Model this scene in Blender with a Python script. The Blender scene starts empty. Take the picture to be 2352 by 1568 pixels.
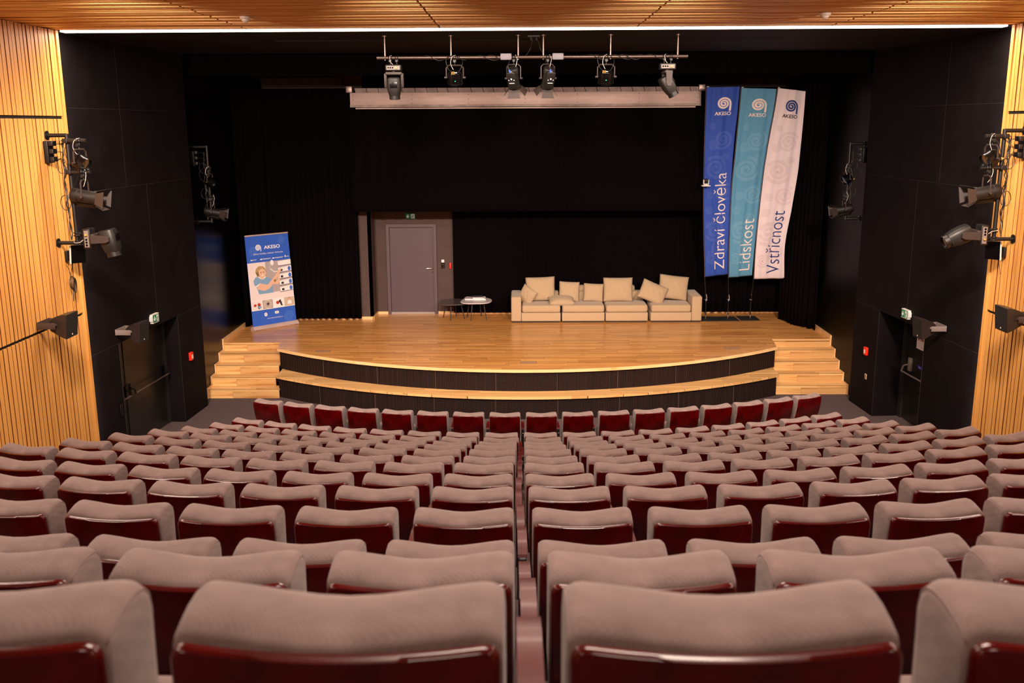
import bpy, bmesh, math, random
from mathutils import Vector, Matrix, Euler
random.seed(7)
PI = math.pi
SC = bpy.context.scene
COL = SC.collection

# ------------------------------------------------------------------ camera
F_PX, YAW, PITCH, ROLL = 2228.2, math.radians(.4936), math.radians(12.6548), math.radians(-.2922)
cd = bpy.data.cameras.new('camera'); cam = bpy.data.objects.new('camera', cd); COL.objects.link(cam)
cd.sensor_fit = 'HORIZONTAL'; cd.sensor_width = 36.0; cd.lens = 36.0*F_PX/2352
cd.clip_start = .05; cd.clip_end = 100
_F = Vector((-math.sin(YAW)*math.cos(PITCH), math.cos(YAW)*math.cos(PITCH), -math.sin(PITCH)))
_R0 = Vector((math.cos(YAW), math.sin(YAW), 0)); _U0 = _R0.cross(_F)
_R = _R0*math.cos(ROLL)+_U0*math.sin(ROLL); _U = _U0*math.cos(ROLL)-_R0*math.sin(ROLL)
m = Matrix((_R, _U, -_F)).transposed().to_4x4(); m.translation = Vector((0, 0, 5.25))
cam.matrix_world = m
SC.camera = cam
cd.dof.use_dof = True; cd.dof.focus_distance = 15.0; cd.dof.aperture_fstop = 5.0

# ------------------------------------------------------------------ world, view
w = bpy.data.worlds.new('world'); SC.world = w; w.use_nodes = True
w.node_tree.nodes['Background'].inputs[0].default_value = (.02, .017, .015, 1)
w.node_tree.nodes['Background'].inputs[1].default_value = .3
vs = SC.view_settings
vs.view_transform = 'Standard'; vs.look = 'None'; vs.gamma = 1; vs.use_curve_mapping = False
vs.exposure = 0.0
SC.cycles.use_denoising = True
SC.cycles.max_bounces = 7; SC.cycles.diffuse_bounces = 3; SC.cycles.glossy_bounces = 3
SC.cycles.sample_clamp_indirect = 6

# ------------------------------------------------------------------ lights of the hall
WARM = (1, .78, .64)
def area(name, loc, size, sy, power, rot=(0, 0, 0), color=WARM, spread=180):
    l = bpy.data.lights.new(name, 'AREA'); l.shape = 'RECTANGLE'; l.size = size; l.size_y = sy
    l.energy = power; l.color = color; l.spread = math.radians(spread)
    o = bpy.data.objects.new(name, l); o.location = loc; o.rotation_euler = rot; COL.objects.link(o); return o
def aim(o, tgt):
    o.rotation_euler = (Vector(tgt)-o.location).to_track_quat('-Z', 'Y').to_euler()
# recessed downlights in the wooden ceiling over the seats (above the picture's top edge)
for yy, pw in ((8.2, 66), (5.2, 66), (2.2, 52), (-1.0, 34)):
    for xx in (-3.9, 0.17, 4.2):
        area('ceiling_downlight', (xx, yy, 6.44), 1.2, .35, pw)
# ceiling spotlights turned to the stage
for xx in (-4.2, -1.3, 1.6, 4.5):
    o = area('stage_wash_light', (xx, 8.6, 6.35), .35, .35, 100 if abs(xx-.15) < 2 else 135, spread=64); aim(o, (xx*1.02+.0, 20.3, 1.2))
# unseen fill lamps added to brighten the wooden walls
for xx, tx in ((-4.3, -6.15), (4.65, 6.5)):
    o = area('wall_fill_light', (xx, 9.3, 6.4), .3, .3, 46, spread=90); aim(o, (tx, 12.4, 3.2))
# the LED line at the ceiling's front edge and the LED lines behind the ends of the wooden walls
area('ceiling_led_light', (.17, 13.58, 6.455), 12.5, .12, 380, color=(1, .82, .66))
area('left_led_light', (-6.19, 13.49, 3.3), .04, 6.3, 75, rot=(PI/2, 0, 1.1), spread=150, color=(1, .86, .84))
area('right_led_light', (6.56, 13.49, 3.3), .04, 6.3, 75, rot=(PI/2, 0, -1.1), spread=150, color=(1, .86, .84))

# ------------------------------------------------------------------ materials
def s2l(c):
    return tuple((x/255/12.92 if x/255 <= .04045 else ((x/255+.055)/1.055)**2.4) for x in c)
MATS = {}
def mat(name, rgb, rough=.6, metal=0, spec=.5, var=0, vscale=20, bump=0, bscale=200, coat=0, emit=0, stretch=None, coords='Object', sheen=0):
    """principled material; var: brightness variation by noise; bump: fine noise bump"""
    mt = bpy.data.materials.new(name); mt.use_nodes = True; MATS[name] = mt
    nt = mt.node_tree; b = nt.nodes['Principled BSDF']
    lin = s2l(rgb)
    b.inputs['Base Color'].default_value = (*lin, 1)
    b.inputs['Roughness'].default_value = rough; b.inputs['Metallic'].default_value = metal
    b.inputs['Specular IOR Level'].default_value = spec
    b.inputs['Coat Weight'].default_value = coat; b.inputs['Coat Roughness'].default_value = .12
    b.inputs['Sheen Weight'].default_value = sheen
    if emit:
        b.inputs['Emission Color'].default_value = (*lin, 1); b.inputs['Emission Strength'].default_value = emit
    if var or bump:
        tc = nt.nodes.new('ShaderNodeTexCoord'); mp = nt.nodes.new('ShaderNodeMapping')
        nt.links.new(tc.outputs[coords], mp.inputs[0])
        if stretch: mp.inputs['Scale'].default_value = stretch
    if var:
        n = nt.nodes.new('ShaderNodeTexNoise'); n.inputs['Scale'].default_value = vscale; n.inputs['Detail'].default_value = 5
        nt.links.new(mp.outputs[0], n.inputs['Vector'])
        r = nt.nodes.new('ShaderNodeValToRGB'); r.color_ramp.elements[0].position = .3; r.color_ramp.elements[1].position = .7
        r.color_ramp.elements[0].color = (*[x*(1-var) for x in lin], 1); r.color_ramp.elements[1].color = (*[min(1, x*(1+var)) for x in lin], 1)
        nt.links.new(n.outputs['Fac'], r.inputs[0]); nt.links.new(r.outputs[0], b.inputs['Base Color'])
    if bump:
        n = nt.nodes.new('ShaderNodeTexNoise'); n.inputs['Scale'].default_value = bscale; n.inputs['Detail'].default_value = 2
        nt.links.new(mp.outputs[0], n.inputs['Vector'])
        bp = nt.nodes.new('ShaderNodeBump'); bp.inputs['Strength'].default_value = bump; bp.inputs['Distance'].default_value = .004
        nt.links.new(n.outputs['Fac'], bp.inputs['Height']); nt.links.new(bp.outputs[0], b.inputs['Normal'])
    return mt

def wood(name, c1, c2, dark, axis=0, plank=None, rough=.35, grain=1.0, spec=.5):
    """oak: grain streaks along an axis, optional planks (length, width) by a brick pattern in XY"""
    mt = bpy.data.materials.new(name); mt.use_nodes = True; MATS[name] = mt
    nt = mt.node_tree; N = nt.nodes; L = nt.links; b = N['Principled BSDF']
    b.inputs['Roughness'].default_value = rough; b.inputs['Specular IOR Level'].default_value = spec
    tc = N.new('ShaderNodeTexCoord')
    vec = tc.outputs['Object']; facp = None
    if plank:
        br = N.new('ShaderNodeTexBrick'); br.offset = .37; br.inputs['Scale'].default_value = 1
        br.inputs['Brick Width'].default_value = plank[0]; br.inputs['Row Height'].default_value = plank[1]
        br.inputs['Mortar Size'].default_value = .0012; br.inputs['Color1'].default_value = (0, 0, 0, 1)
        br.inputs['Color2'].default_value = (1, 1, 1, 1); br.inputs['Mortar'].default_value = (.3, .3, .3, 1)
        sx = N.new('ShaderNodeSeparateXYZ'); L.new(tc.outputs['Object'], sx.inputs[0])
        dv_ = N.new('ShaderNodeMath'); dv_.operation = 'DIVIDE'; dv_.inputs[1].default_value = plank[1]; L.new(sx.outputs['Y'], dv_.inputs[0])
        fl_ = N.new('ShaderNodeMath'); fl_.operation = 'FLOOR'; L.new(dv_.outputs[0], fl_.inputs[0])
        wn = N.new('ShaderNodeTexWhiteNoise'); wn.noise_dimensions = '1D'; L.new(fl_.outputs[0], wn.inputs['W'])
        ma = N.new('ShaderNodeMath'); ma.operation = 'MULTIPLY_ADD'; ma.inputs[1].default_value = plank[0]*2; L.new(wn.outputs['Value'], ma.inputs[0]); L.new(sx.outputs['X'], ma.inputs[2])
        cx = N.new('ShaderNodeCombineXYZ'); L.new(ma.outputs[0], cx.inputs['X']); L.new(sx.outputs['Y'], cx.inputs['Y']); L.new(sx.outputs['Z'], cx.inputs['Z'])
        L.new(cx.outputs[0], br.inputs['Vector'])
        vm = N.new('ShaderNodeVectorMath'); vm.operation = 'MULTIPLY_ADD'
        L.new(br.outputs['Color'], vm.inputs[0]); vm.inputs[1].default_value = (7, 9, 5)
        L.new(tc.outputs['Object'], vm.inputs[2]); vec = vm.outputs[0]
    mp = N.new('ShaderNodeMapping'); sc = [14*grain]*3; sc[axis] = .9*grain; mp.inputs['Scale'].default_value = sc
    L.new(vec, mp.inputs[0])
    n = N.new('ShaderNodeTexNoise'); n.inputs['Scale'].default_value = 1.0; n.inputs['Detail'].default_value = 6; n.inputs['Roughness'].default_value = .65
    n.inputs['Distortion'].default_value = .4
    L.new(mp.outputs[0], n.inputs['Vector'])
    r = N.new('ShaderNodeValToRGB'); e = r.color_ramp.elements
    e[0].position = .28; e[0].color = (*s2l(dark), 1); e[1].position = .7; e[1].color = (*s2l(c1), 1)
    k = r.color_ramp.elements.new(.42); k.color = (*s2l(c2), 1)
    L.new(n.outputs['Fac'], r.inputs[0])
    out = r.outputs[0]
    if plank:
        mx = N.new('ShaderNodeMixRGB'); mx.blend_type = 'MULTIPLY'; mx.inputs[0].default_value = .85
        rr = N.new('ShaderNodeValToRGB'); rr.color_ramp.elements[0].color = (.62, .58, .55, 1); rr.color_ramp.elements[1].color = (1.0, 1.0, 1.0, 1)
        L.new(br.outputs['Color'], rr.inputs[0]); L.new(rr.outputs[0], mx.inputs[2]); L.new(out, mx.inputs[1])
        m2 = N.new('ShaderNodeMixRGB'); m2.inputs[2].default_value = (*s2l((70, 40, 20)), 1)
        L.new(br.outputs['Fac'], m2.inputs[0]); L.new(mx.outputs[0], m2.inputs[1])
        kp = N.new('ShaderNodeMapping'); kp.inputs['Scale'].default_value = (2.2, 16, 16); L.new(vec, kp.inputs[0])
        kn = N.new('ShaderNodeTexNoise'); kn.inputs['Scale'].default_value = 1.0; kn.inputs['Detail'].default_value = 3; L.new(kp.outputs[0], kn.inputs['Vector'])
        kr = N.new('ShaderNodeValToRGB'); kr.color_ramp.elements[0].position = .69; kr.color_ramp.elements[0].color = (0, 0, 0, 1); kr.color_ramp.elements[1].position = .78; kr.color_ramp.elements[1].color = (.75, .75, .75, 1)
        L.new(kn.outputs['Fac'], kr.inputs[0])
        m3 = N.new('ShaderNodeMixRGB'); m3.inputs[2].default_value = (*s2l((96, 52, 22)), 1)
        L.new(kr.outputs[0], m3.inputs[0]); L.new(m2.outputs[0], m3.inputs[1]); out = m3.outputs[0]
    L.new(out, b.inputs['Base Color'])
    return mt

wood('slat_oak', (246, 186, 104), (240, 172, 88), (222, 146, 64), axis=2, rough=.5, grain=.8)
wood('ceiling_oak', (248, 200, 124), (238, 178, 100), (196, 128, 62), axis=0, rough=.5, grain=.8)
wood('stage_floor_oak', (242, 184, 110), (228, 158, 86), (164, 96, 42), axis=0, plank=(1.1, .09), rough=.26, grain=.7, spec=.5)
wood('stair_oak', (250, 208, 146), (240, 188, 120), (184, 120, 62), axis=0, plank=(1.6, .11), rough=.4, grain=.5)
wood('trim_oak', (250, 210, 158), (242, 192, 132), (210, 150, 92), axis=0, rough=.4, grain=.5)
mat('slat_edge', (128, 66, 24), .8)  # dark tone standing in for the shade in the slat grooves
mat('slat_back', (120, 62, 22), .8)
mat('ceiling_back', (110, 60, 26), .8)
mat('groove_black', (16, 12, 10), .9)
mat('black_panel', (20, 15, 16), .75, spec=.08, var=.25, vscale=3, bump=.5, bscale=500)
mat('black_soffit', (20, 14, 13), .7, spec=.15, var=.2, vscale=2)
mat('joint_brown', (74, 56, 52), .8)
mat('seam_line', (38, 31, 30), .8)
mat('side_gloss', (7, 5, 5), .27, var=.3, vscale=1.5, spec=.14)
mat('side_matte', (6, 5, 5), .42, var=.3, vscale=1.5, spec=.08)
mat('stage_wall', (78, 60, 56), .75, var=.08, vscale=4, bump=.3, bscale=300)
mat('black_curtain', (9, 5, 7), .95, spec=.05)
mat('batten', (58, 42, 36), .8, var=.2, vscale=3)
mat('carpet', (96, 82, 82), .95, spec=.1, var=.28, vscale=120, bump=1, bscale=400)
mat('rear_wall', (150, 120, 95), .8)
mat('led', (255, 226, 200), .5, emit=9)
mat('fabric', (142, 127, 118), .92, spec=.15, sheen=.25)
mat('mahogany', (72, 0, 1), .27, var=.6, vscale=7, coat=.5, spec=.4)
mat('armrest_wood', (84, 12, 12), .42, var=.25, vscale=9, coat=.05, spec=.3)
mat('metal_black', (15, 12, 12), .45, metal=.0)
mat('steel', (140, 122, 116), .35, metal=.7)
mat('pipe_steel', (96, 80, 75), .35, metal=.8)
mat('bracket_dark', (78, 62, 57), .5)
mat('chrome', (225, 220, 215), .15, metal=1)
mat('alu_box', (204, 178, 170), .5, metal=.15, var=.12, vscale=4, stretch=(.5, 4, 4))
mat('alu_tile', (168, 148, 142), .55, var=.25, vscale=6)
mat('fixture', (17, 13, 12), .5, spec=.5)
mat('fixture_grey', (48, 38, 35), .5)
mat('fixture_face', (120, 108, 103), .4, var=.1, vscale=30)
mat('gloss_black', (7, 6, 7), .25, spec=.35)
mat('lens_glass', (28, 30, 36), .06, spec=.9, coat=1)
mat('label_white', (235, 232, 228), .5)
mat('connector_blue', (70, 105, 215), .4)
mat('connector_gold', (205, 165, 90), .35, metal=.5)
mat('green_led', (40, 230, 150), .4, emit=2)
mat('red_led', (255, 30, 20), .4, emit=2)
mat('cable_black', (24, 21, 21), .5)
mat('cable_white', (205, 195, 188), .5)
mat('speaker_body', (52, 44, 42), .38)
mat('speaker_grille', (22, 18, 18), .7, bump=.5, bscale=700)
mat('bracket_grey', (128, 114, 110), .45)
mat('sofa_fabric', (186, 160, 128), .92, spec=.15, var=.12, vscale=90, bump=.5, bscale=500, sheen=.2)
mat('sofa_base', (60, 45, 35), .7)
mat('table_dark', (84, 72, 74), .25, spec=.6)
mat('table_light', (216, 204, 204), .3)
mat('table_leg', (48, 42, 42), .4)
mat('paper', (232, 226, 224), .6)
mat('cover_grey', (92, 84, 90), .5, var=.5, vscale=25)
mat('cover_pink', (214, 190, 200), .5, var=.15, vscale=30)
mat('door_grey', (84, 66, 74), .5)
mat('door_frame_grey', (88, 70, 76), .5)
mat('sill_grey', (160, 146, 140), .5)
mat('door_black', (30, 27, 26), .32)
mat('door_frame_black', (40, 37, 35), .4)
mat('exit_green', (10, 112, 72), .5, emit=.12)
mat('exit_white', (220, 225, 220), .5, emit=.15)
mat('alarm_red', (236, 40, 22), .4)
mat('switch_beige', (200, 170, 140), .5)
mat('sign_white', (228, 218, 216), .5)
mat('sign_grey', (120, 108, 108), .5)
mat('sign_blue', (22, 40, 150), .5)
mat('sign_pinkred', (190, 90, 95), .5)
mat('flag_blue', (54, 88, 190), .62, spec=.3)
mat('flag_blue_print', (66, 98, 194), .62)
mat('flag_teal', (96, 160, 200), .62, spec=.3)
mat('flag_teal_print', (108, 169, 206), .62)
mat('flag_pale', (244, 230, 238), .62, spec=.3)
mat('flag_pale_print', (234, 218, 226), .62)
mat('flag_white_ink', (250, 236, 232), .6)
mat('flag_navy_ink', (34, 62, 132), .6)
mat('flag_black_ink', (22, 20, 30), .6)
mat('banner_blue', (52, 102, 212), .45)
mat('banner_blue_print', (72, 120, 220), .45)
mat('banner_bg', (246, 234, 236), .45)
mat('banner_grey', (186, 176, 180), .45)
mat('banner_white', (254, 252, 254), .45)
mat('banner_skin', (240, 196, 170), .45)
mat('banner_hair', (196, 160, 112), .45, var=.35, vscale=60)
mat('banner_shirt', (134, 176, 216), .45)
mat('banner_dark', (52, 44, 52), .45)
mat('banner_cream', (214, 196, 176), .45)
mat('banner_red', (190, 60, 50), .45)
mat('detector_white', (236, 230, 224), .4)
mat('junction_grey', (108, 102, 112), .5, var=.1, vscale=30)
mat('floor_plate', (178, 136, 96), .35)
mat('mat_black', (20, 18, 19), .8)

# fine woven look of the seat fabric
def weave(mt, c1, c2, sc, bump=.4):
    nt = mt.node_tree; N = nt.nodes; L = nt.links; b = N['Principled BSDF']
    tc = N.new('ShaderNodeTexCoord')
    mp = N.new('ShaderNodeMapping'); mp.inputs['Rotation'].default_value = (.5, .5, PI/4); L.new(tc.outputs['Object'], mp.inputs[0])
    ck = N.new('ShaderNodeTexChecker'); ck.inputs['Scale'].default_value = sc
    ck.inputs['Color1'].default_value = (*s2l(c1), 1); ck.inputs['Color2'].default_value = (*s2l(c2), 1)
    L.new(mp.outputs[0], ck.inputs['Vector'])
    n = N.new('ShaderNodeTexNoise'); n.inputs['Scale'].default_value = 12; n.inputs['Detail'].default_value = 6; L.new(tc.outputs['Object'], n.inputs['Vector'])
    mx = N.new('ShaderNodeMixRGB'); mx.blend_type = 'OVERLAY'; mx.inputs[0].default_value = .4
    L.new(ck.outputs['Color'], mx.inputs[1]); L.new(n.outputs['Fac'], mx.inputs[2]); L.new(mx.outputs[0], b.inputs['Base Color'])
    bp = N.new('ShaderNodeBump'); bp.inputs['Strength'].default_value = bump; bp.inputs['Distance'].default_value = .002
    L.new(ck.outputs['Fac'], bp.inputs['Height']); L.new(bp.outputs[0], b.inputs['Normal'])
weave(MATS['fabric'], (144, 124, 120), (130, 111, 108), 330, .2)

# perforated black mesh cladding of the stage front
def mesh_mat():
    mt = mat('stage_mesh', (34, 28, 27), .7, spec=.1)
    nt = mt.node_tree; N = nt.nodes; L = nt.links; b = N['Principled BSDF']
    tc = N.new('ShaderNodeTexCoord'); mp = N.new('ShaderNodeMapping'); mp.inputs['Rotation'].default_value = (0, PI/4, 0)
    L.new(tc.outputs['Object'], mp.inputs[0])
    ck = N.new('ShaderNodeTexChecker'); ck.inputs['Scale'].default_value = 55
    ck.inputs['Color1'].default_value = (*s2l((50, 36, 33)), 1); ck.inputs['Color2'].default_value = (*s2l((16, 10, 9)), 1)
    L.new(mp.outputs[0], ck.inputs['Vector']); L.new(ck.outputs['Color'], b.inputs['Base Color'])
mesh_mat()

# ------------------------------------------------------------------ mesh builder
class MB:
    def __init__(s): s.v = []; s.f = []
    def add(s, vs, fs, M=None):
        n = len(s.v)
        s.v += [tuple(M @ Vector(p)) if M is not None else tuple(p) for p in vs]
        s.f += [tuple(i+n for i in f) for f in fs]; return s
    def box(s, x0, x1, y0, y1, z0, z1, M=None):
        vs = [(x0, y0, z0), (x1, y0, z0), (x1, y1, z0), (x0, y1, z0), (x0, y0, z1), (x1, y0, z1), (x1, y1, z1), (x0, y1, z1)]
        return s.add(vs, [(0, 3, 2, 1), (4, 5, 6, 7), (0, 1, 5, 4), (1, 2, 6, 5), (2, 3, 7, 6), (3, 0, 4, 7)], M)
    def rbox(s, x0, x1, y0, y1, z0, z1, r=.01, M=None):
        """box with all its edges rounded (superellipsoid-like grid)"""
        bm = bmesh.new(); bmesh.ops.create_cube(bm, size=1)
        for v in bm.verts: v.co = Vector((x0+(v.co.x+.5)*(x1-x0), y0+(v.co.y+.5)*(y1-y0), z0+(v.co.z+.5)*(z1-z0)))
        bmesh.ops.bevel(bm, geom=bm.edges[:], offset=r, segments=3, affect='EDGES', profile=.5)
        bm.verts.index_update()
        s.add([v.co.copy() for v in bm.verts], [[v.index for v in f.verts] for f in bm.faces], M); bm.free(); return s
    def prism(s, poly, h0, h1, axis='z', M=None):
        """polygon (a,b) extruded from h0 to h1 along an axis"""
        def P(a, b, h): return {'z': (a, b, h), 'y': (a, h, b), 'x': (h, a, b)}[axis]
        n = len(poly); vs = [P(a, b, h0) for a, b in poly]+[P(a, b, h1) for a, b in poly]
        fs = [tuple(range(n))[::-1], tuple(range(n, 2*n))]+[(i, (i+1) % n, n+(i+1) % n, n+i) for i in range(n)]
        return s.add(vs, fs, M)
    def lathe(s, prof, seg=24, M=None):
        """profile (r,z) spun about Z"""
        vs = []; fs = []; k = len(prof)
        for i in range(seg):
            a = 2*PI*i/seg
            vs += [(r*math.cos(a), r*math.sin(a), z) for r, z in prof]
        for i in range(seg):
            for j in range(k-1):
                a, b = i*k+j, ((i+1) % seg)*k+j
                fs.append((a, b, b+1, a+1))
        if prof[0][0] > 1e-5: fs.append(tuple(i*k for i in range(seg))[::-1])
        if prof[-1][0] > 1e-5: fs.append(tuple(i*k+k-1 for i in range(seg)))
        return s.add(vs, fs, M)
    def tube(s, pts, r, seg=8, M=None, closed=False, rs=None):
        pts = [Vector(p) for p in pts]; n = len(pts); vs = []; fs = []
        up = None
        for i, p in enumerate(pts):
            if closed: t = pts[(i+1) % n]-pts[i-1]
            else: t = pts[min(i+1, n-1)]-pts[max(i-1, 0)]
            t.normalize()
            if up is None:
                up = Vector((0, 0, 1)) if abs(t.z) < .9 else Vector((1, 0, 0))
            a = up.cross(t)
            if a.length < 1e-4: a = Vector((0, 1, 0)).cross(t)
            a.normalize(); b = t.cross(a); up = b
            rr = rs[i] if rs else r
            for k in range(seg):
                th = 2*PI*k/seg; vs.append(p+a*(rr*math.cos(th))+b*(rr*math.sin(th)))
        m_ = n if closed else n-1
        for i in range(m_):
            for k in range(seg):
                q = (i+1) % n
                fs.append((i*seg+k, i*seg+(k+1) % seg, q*seg+(k+1) % seg, q*seg+k))
        if not closed:
            fs.append(tuple(range(seg))[::-1]); fs.append(tuple((n-1)*seg+k for k in range(seg)))
        return s.add(vs, fs, M)
    def cyl(s, p0, p1, r, seg=16, M=None): return s.tube([p0, p1], r, seg, M)
    def disc(s, c, r, seg=24, M=None, z=0):
        return s.add([(c[0]+r*math.cos(2*PI*i/seg), c[1]+r*math.sin(2*PI*i/seg), z) for i in range(seg)], [tuple(range(seg))], M)
    def grid(s, fn, nu, nv, M=None, flip=False):
        vs = [fn(i/nu, j/nv) for j in range(nv+1) for i in range(nu+1)]
        fs = []
        for j in range(nv):
            for i in range(nu):
                a = j*(nu+1)+i; q = (a, a+1, a+nu+2, a+nu+1); fs.append(q[::-1] if flip else q)
        return s.add(vs, fs, M)
    def mesh(s, name, m, smooth=35):
        me = bpy.data.meshes.new(name); me.from_pydata(s.v, [], s.f); me.update()
        if m: me.materials.append(MATS[m] if isinstance(m, str) else m)
        bm = bmesh.new(); bm.from_mesh(me); bmesh.ops.recalc_face_normals(bm, faces=bm.faces[:]); bm.to_mesh(me); bm.free()
        if smooth:
            me.polygons.foreach_set('use_smooth', [True]*len(me.polygons)); me.set_sharp_from_angle(angle=math.radians(smooth))
        return me
    def build(s, name, m, parent=None, loc=None, rot=None, smooth=35, label=None):
        o = bpy.data.objects.new(name, s.mesh(name, m, smooth)); COL.objects.link(o)
        if parent: o.parent = parent
        if loc is not None: o.location = loc
        if rot is not None: o.rotation_euler = rot
        if label: o['label'] = label
        return o

def tag(o, label, cat, group=None):
    o['label'] = label; o['category'] = cat
    if group: o['group'] = group
    return o
def thing(name, label, cat, loc=(0, 0, 0), rot=(0, 0, 0), group=None):
    o = bpy.data.objects.new(name, None); COL.objects.link(o); o.location = loc; o.rotation_euler = rot
    o.empty_display_size = .1
    return tag(o, label, cat, group)
def struct(o, label=None):
    o['kind'] = 'structure'
    if label: o['label'] = label
    return o
def copy_tree(o, parent=None):
    c = o.copy(); COL.objects.link(c)
    if parent: c.parent = parent
    for ch in list(o.children): copy_tree(ch, c)
    return c
def T(x, y, z): return Matrix.Translation((x, y, z))
def RX(a): return Matrix.Rotation(a, 4, 'X')
def RY(a): return Matrix.Rotation(a, 4, 'Y')
def RZ(a): return Matrix.Rotation(a, 4, 'Z')

def text_verts(body, size=1.0, offset=0, spacing=1.0, align='LEFT', extrude=0):
    cu = bpy.data.curves.new('t', 'FONT'); cu.body = body; cu.size = size; cu.offset = offset
    cu.space_character = spacing; cu.align_x = align; cu.resolution_u = 4; cu.extrude = extrude
    ob = bpy.data.objects.new('t', cu); COL.objects.link(ob)
    dg = bpy.context.evaluated_depsgraph_get(); dg.update()
    me = bpy.data.meshes.new_from_object(ob.evaluated_get(dg))
    vs = [tuple(v.co) for v in me.vertices]; fs = [tuple(p.vertices) for p in me.polygons]
    bpy.data.objects.remove(ob); bpy.data.curves.remove(cu); bpy.data.meshes.remove(me)
    return vs, fs
def text_fit(body, w_, h_, offset=0):
    """text verts scaled into a w x h box starting at 0,0"""
    vs, fs = text_verts(body, offset=offset)
    xs = [v[0] for v in vs]; ys = [v[1] for v in vs]
    x0, x1, y0, y1 = min(xs), max(xs), min(ys), max(ys)
    return [((v[0]-x0)/(x1-x0)*w_, (v[1]-y0)/(y1-y0)*h_) for v in vs], fs
def spiral(turns=2.6, width=.13, tail=True):
    """ribbon of the snail-shaped emblem in a box about -0.5..0.5"""
    c = []
    R = .5-width/2; n = 70
    if tail:
        c += [(R-.005, -.52), (R, -.3), (R, -.12)]
    for i in range(n+1):
        t = i/n; a = t*turns*2*PI; r = R*(1-t*.93)
        cxx = -.0*t
        c.append((cxx+r*math.cos(a), r*math.sin(a)))
    vs = []; fs = []
    for i, p in enumerate(c):
        a = c[max(0, i-1)]; b = c[min(len(c)-1, i+1)]
        d = Vector((b[0]-a[0], b[1]-a[1])); d.normalize(); nx, ny = -d.y, d.x
        vs += [(p[0]+nx*width/2, p[1]+ny*width/2), (p[0]-nx*width/2, p[1]-ny*width/2)]
    for i in range(len(c)-1): fs.append((2*i, 2*i+1, 2*i+3, 2*i+2))
    return vs, fs

# ================================================================== STRUCTURE
ZC = 6.485            # ceiling height
CX = .17              # middle of the hall
# ---- floor: flat front part and rising curved tiers
ARC_X, ARC_Y = .0144, 25.846
ROWY = [14.33-1.0*k for k in range(14)]
ROWZ = [0, 0, .257, .533, .829, 1.119, 1.401, 1.695, 1.974, 2.267, 2.547, 2.829, 3.248, 3.66]
def arc_y(Y, x): R = ARC_Y-Y; return ARC_Y-math.sqrt(R*R-(x-ARC_X)**2)
fl = MB(); XL, XR = -6.6, 6.95
NX = 40
xs = [XL+(XR-XL)*i/NX for i in range(NX+1)]
fl.box(-6.7, 7.1, 11.5, 24.5, -.1, 0)
for k in range(2, 14):
    yf = ROWY[k]+.85
    yb = ROWY[k]-.16 if k < 13 else None
    for i in range(NX):
        a, b = xs[i], xs[i+1]
        f0, f1 = arc_y(yf, a), arc_y(yf, b)
        g0, g1 = (arc_y(yb, a), arc_y(yb, b)) if yb is not None else (-3.2, -3.2)
        z = ROWZ[k]
        fl.add([(a, g0, z), (b, g1, z), (b, f1, z), (a, f0, z)], [(0, 1, 2, 3)])
        zl = ROWZ[k-1]
        fl.add([(a, f0, zl-.02), (b, f1, zl-.02), (b, f1, z), (a, f0, z)], [(0, 1, 2, 3)])
struct(fl.build('floor', 'carpet', smooth=0))

# ---- wooden side walls (slats, joints, end trim) and rear wall
def slat_wall(name, X, sgn):
    """inner face at X; sgn=+1 when the room lies to +X"""
    b = MB(); b.box(min(X-.12*sgn, X-.03*sgn), max(X-.12*sgn, X-.03*sgn), -3.2, 13.42, 0, ZC)
    root = struct(b.build(name, 'slat_back', smooth=0))
    jb = MB(); jb.box(min(X-.045*sgn, X-.028*sgn), max(X-.045*sgn, X-.028*sgn), -3.2, 13.40, 2.64, 2.70).box(min(X-.045*sgn, X-.028*sgn), max(X-.045*sgn, X-.028*sgn), -3.2, 13.40, 5.33, 5.39)
    jb.build('wall_joint', 'groove_black', root, smooth=0)
    s_ = MB(); ge = MB(); y = 13.37; widths = (.062, .072, .08)
    i = 0
    rnd = random.Random(3)
    tiers = ((5.38, ZC), (2.69, 5.34), (0, 2.65))
    while y > -3.1:
        wd = rnd.choice(widths)
        dz = rnd.choice((0, .003, .006))
        for z0, z1 in tiers:
            xa, xb = X-.03*sgn, X-dz*sgn
            s_.box(min(xa, xb), max(xa, xb), y-wd, y, z0, z1)
            xc = xb-.003*sgn; ge.box(min(xa, xc), max(xa, xc), y-wd-.0015, y-wd, z0, z1)  # thin dark strip on the slat's rear-facing side, painted groove shade
        y -= wd+.022
    ge.build('slat_shade_strips', 'slat_edge', root, smooth=0)
    s_.build('wall_slats', 'slat_oak', root, smooth=0)
    e = MB(); e.box(min(X-.12*sgn, X+.01*sgn), max(X-.12*sgn, X+.01*sgn), 13.385, 13.46, 0, ZC)
    e.build('end_trim', 'slat_oak', root, smooth=0)
    return root
slat_wall('wall_left', -6.15, 1)
slat_wall('wall_right', 6.52, -1)
struct(MB().box(-6.4, 6.8, -3.4, -3.2, 0, ZC).build('wall_back', 'rear_wall', smooth=0))

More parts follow.
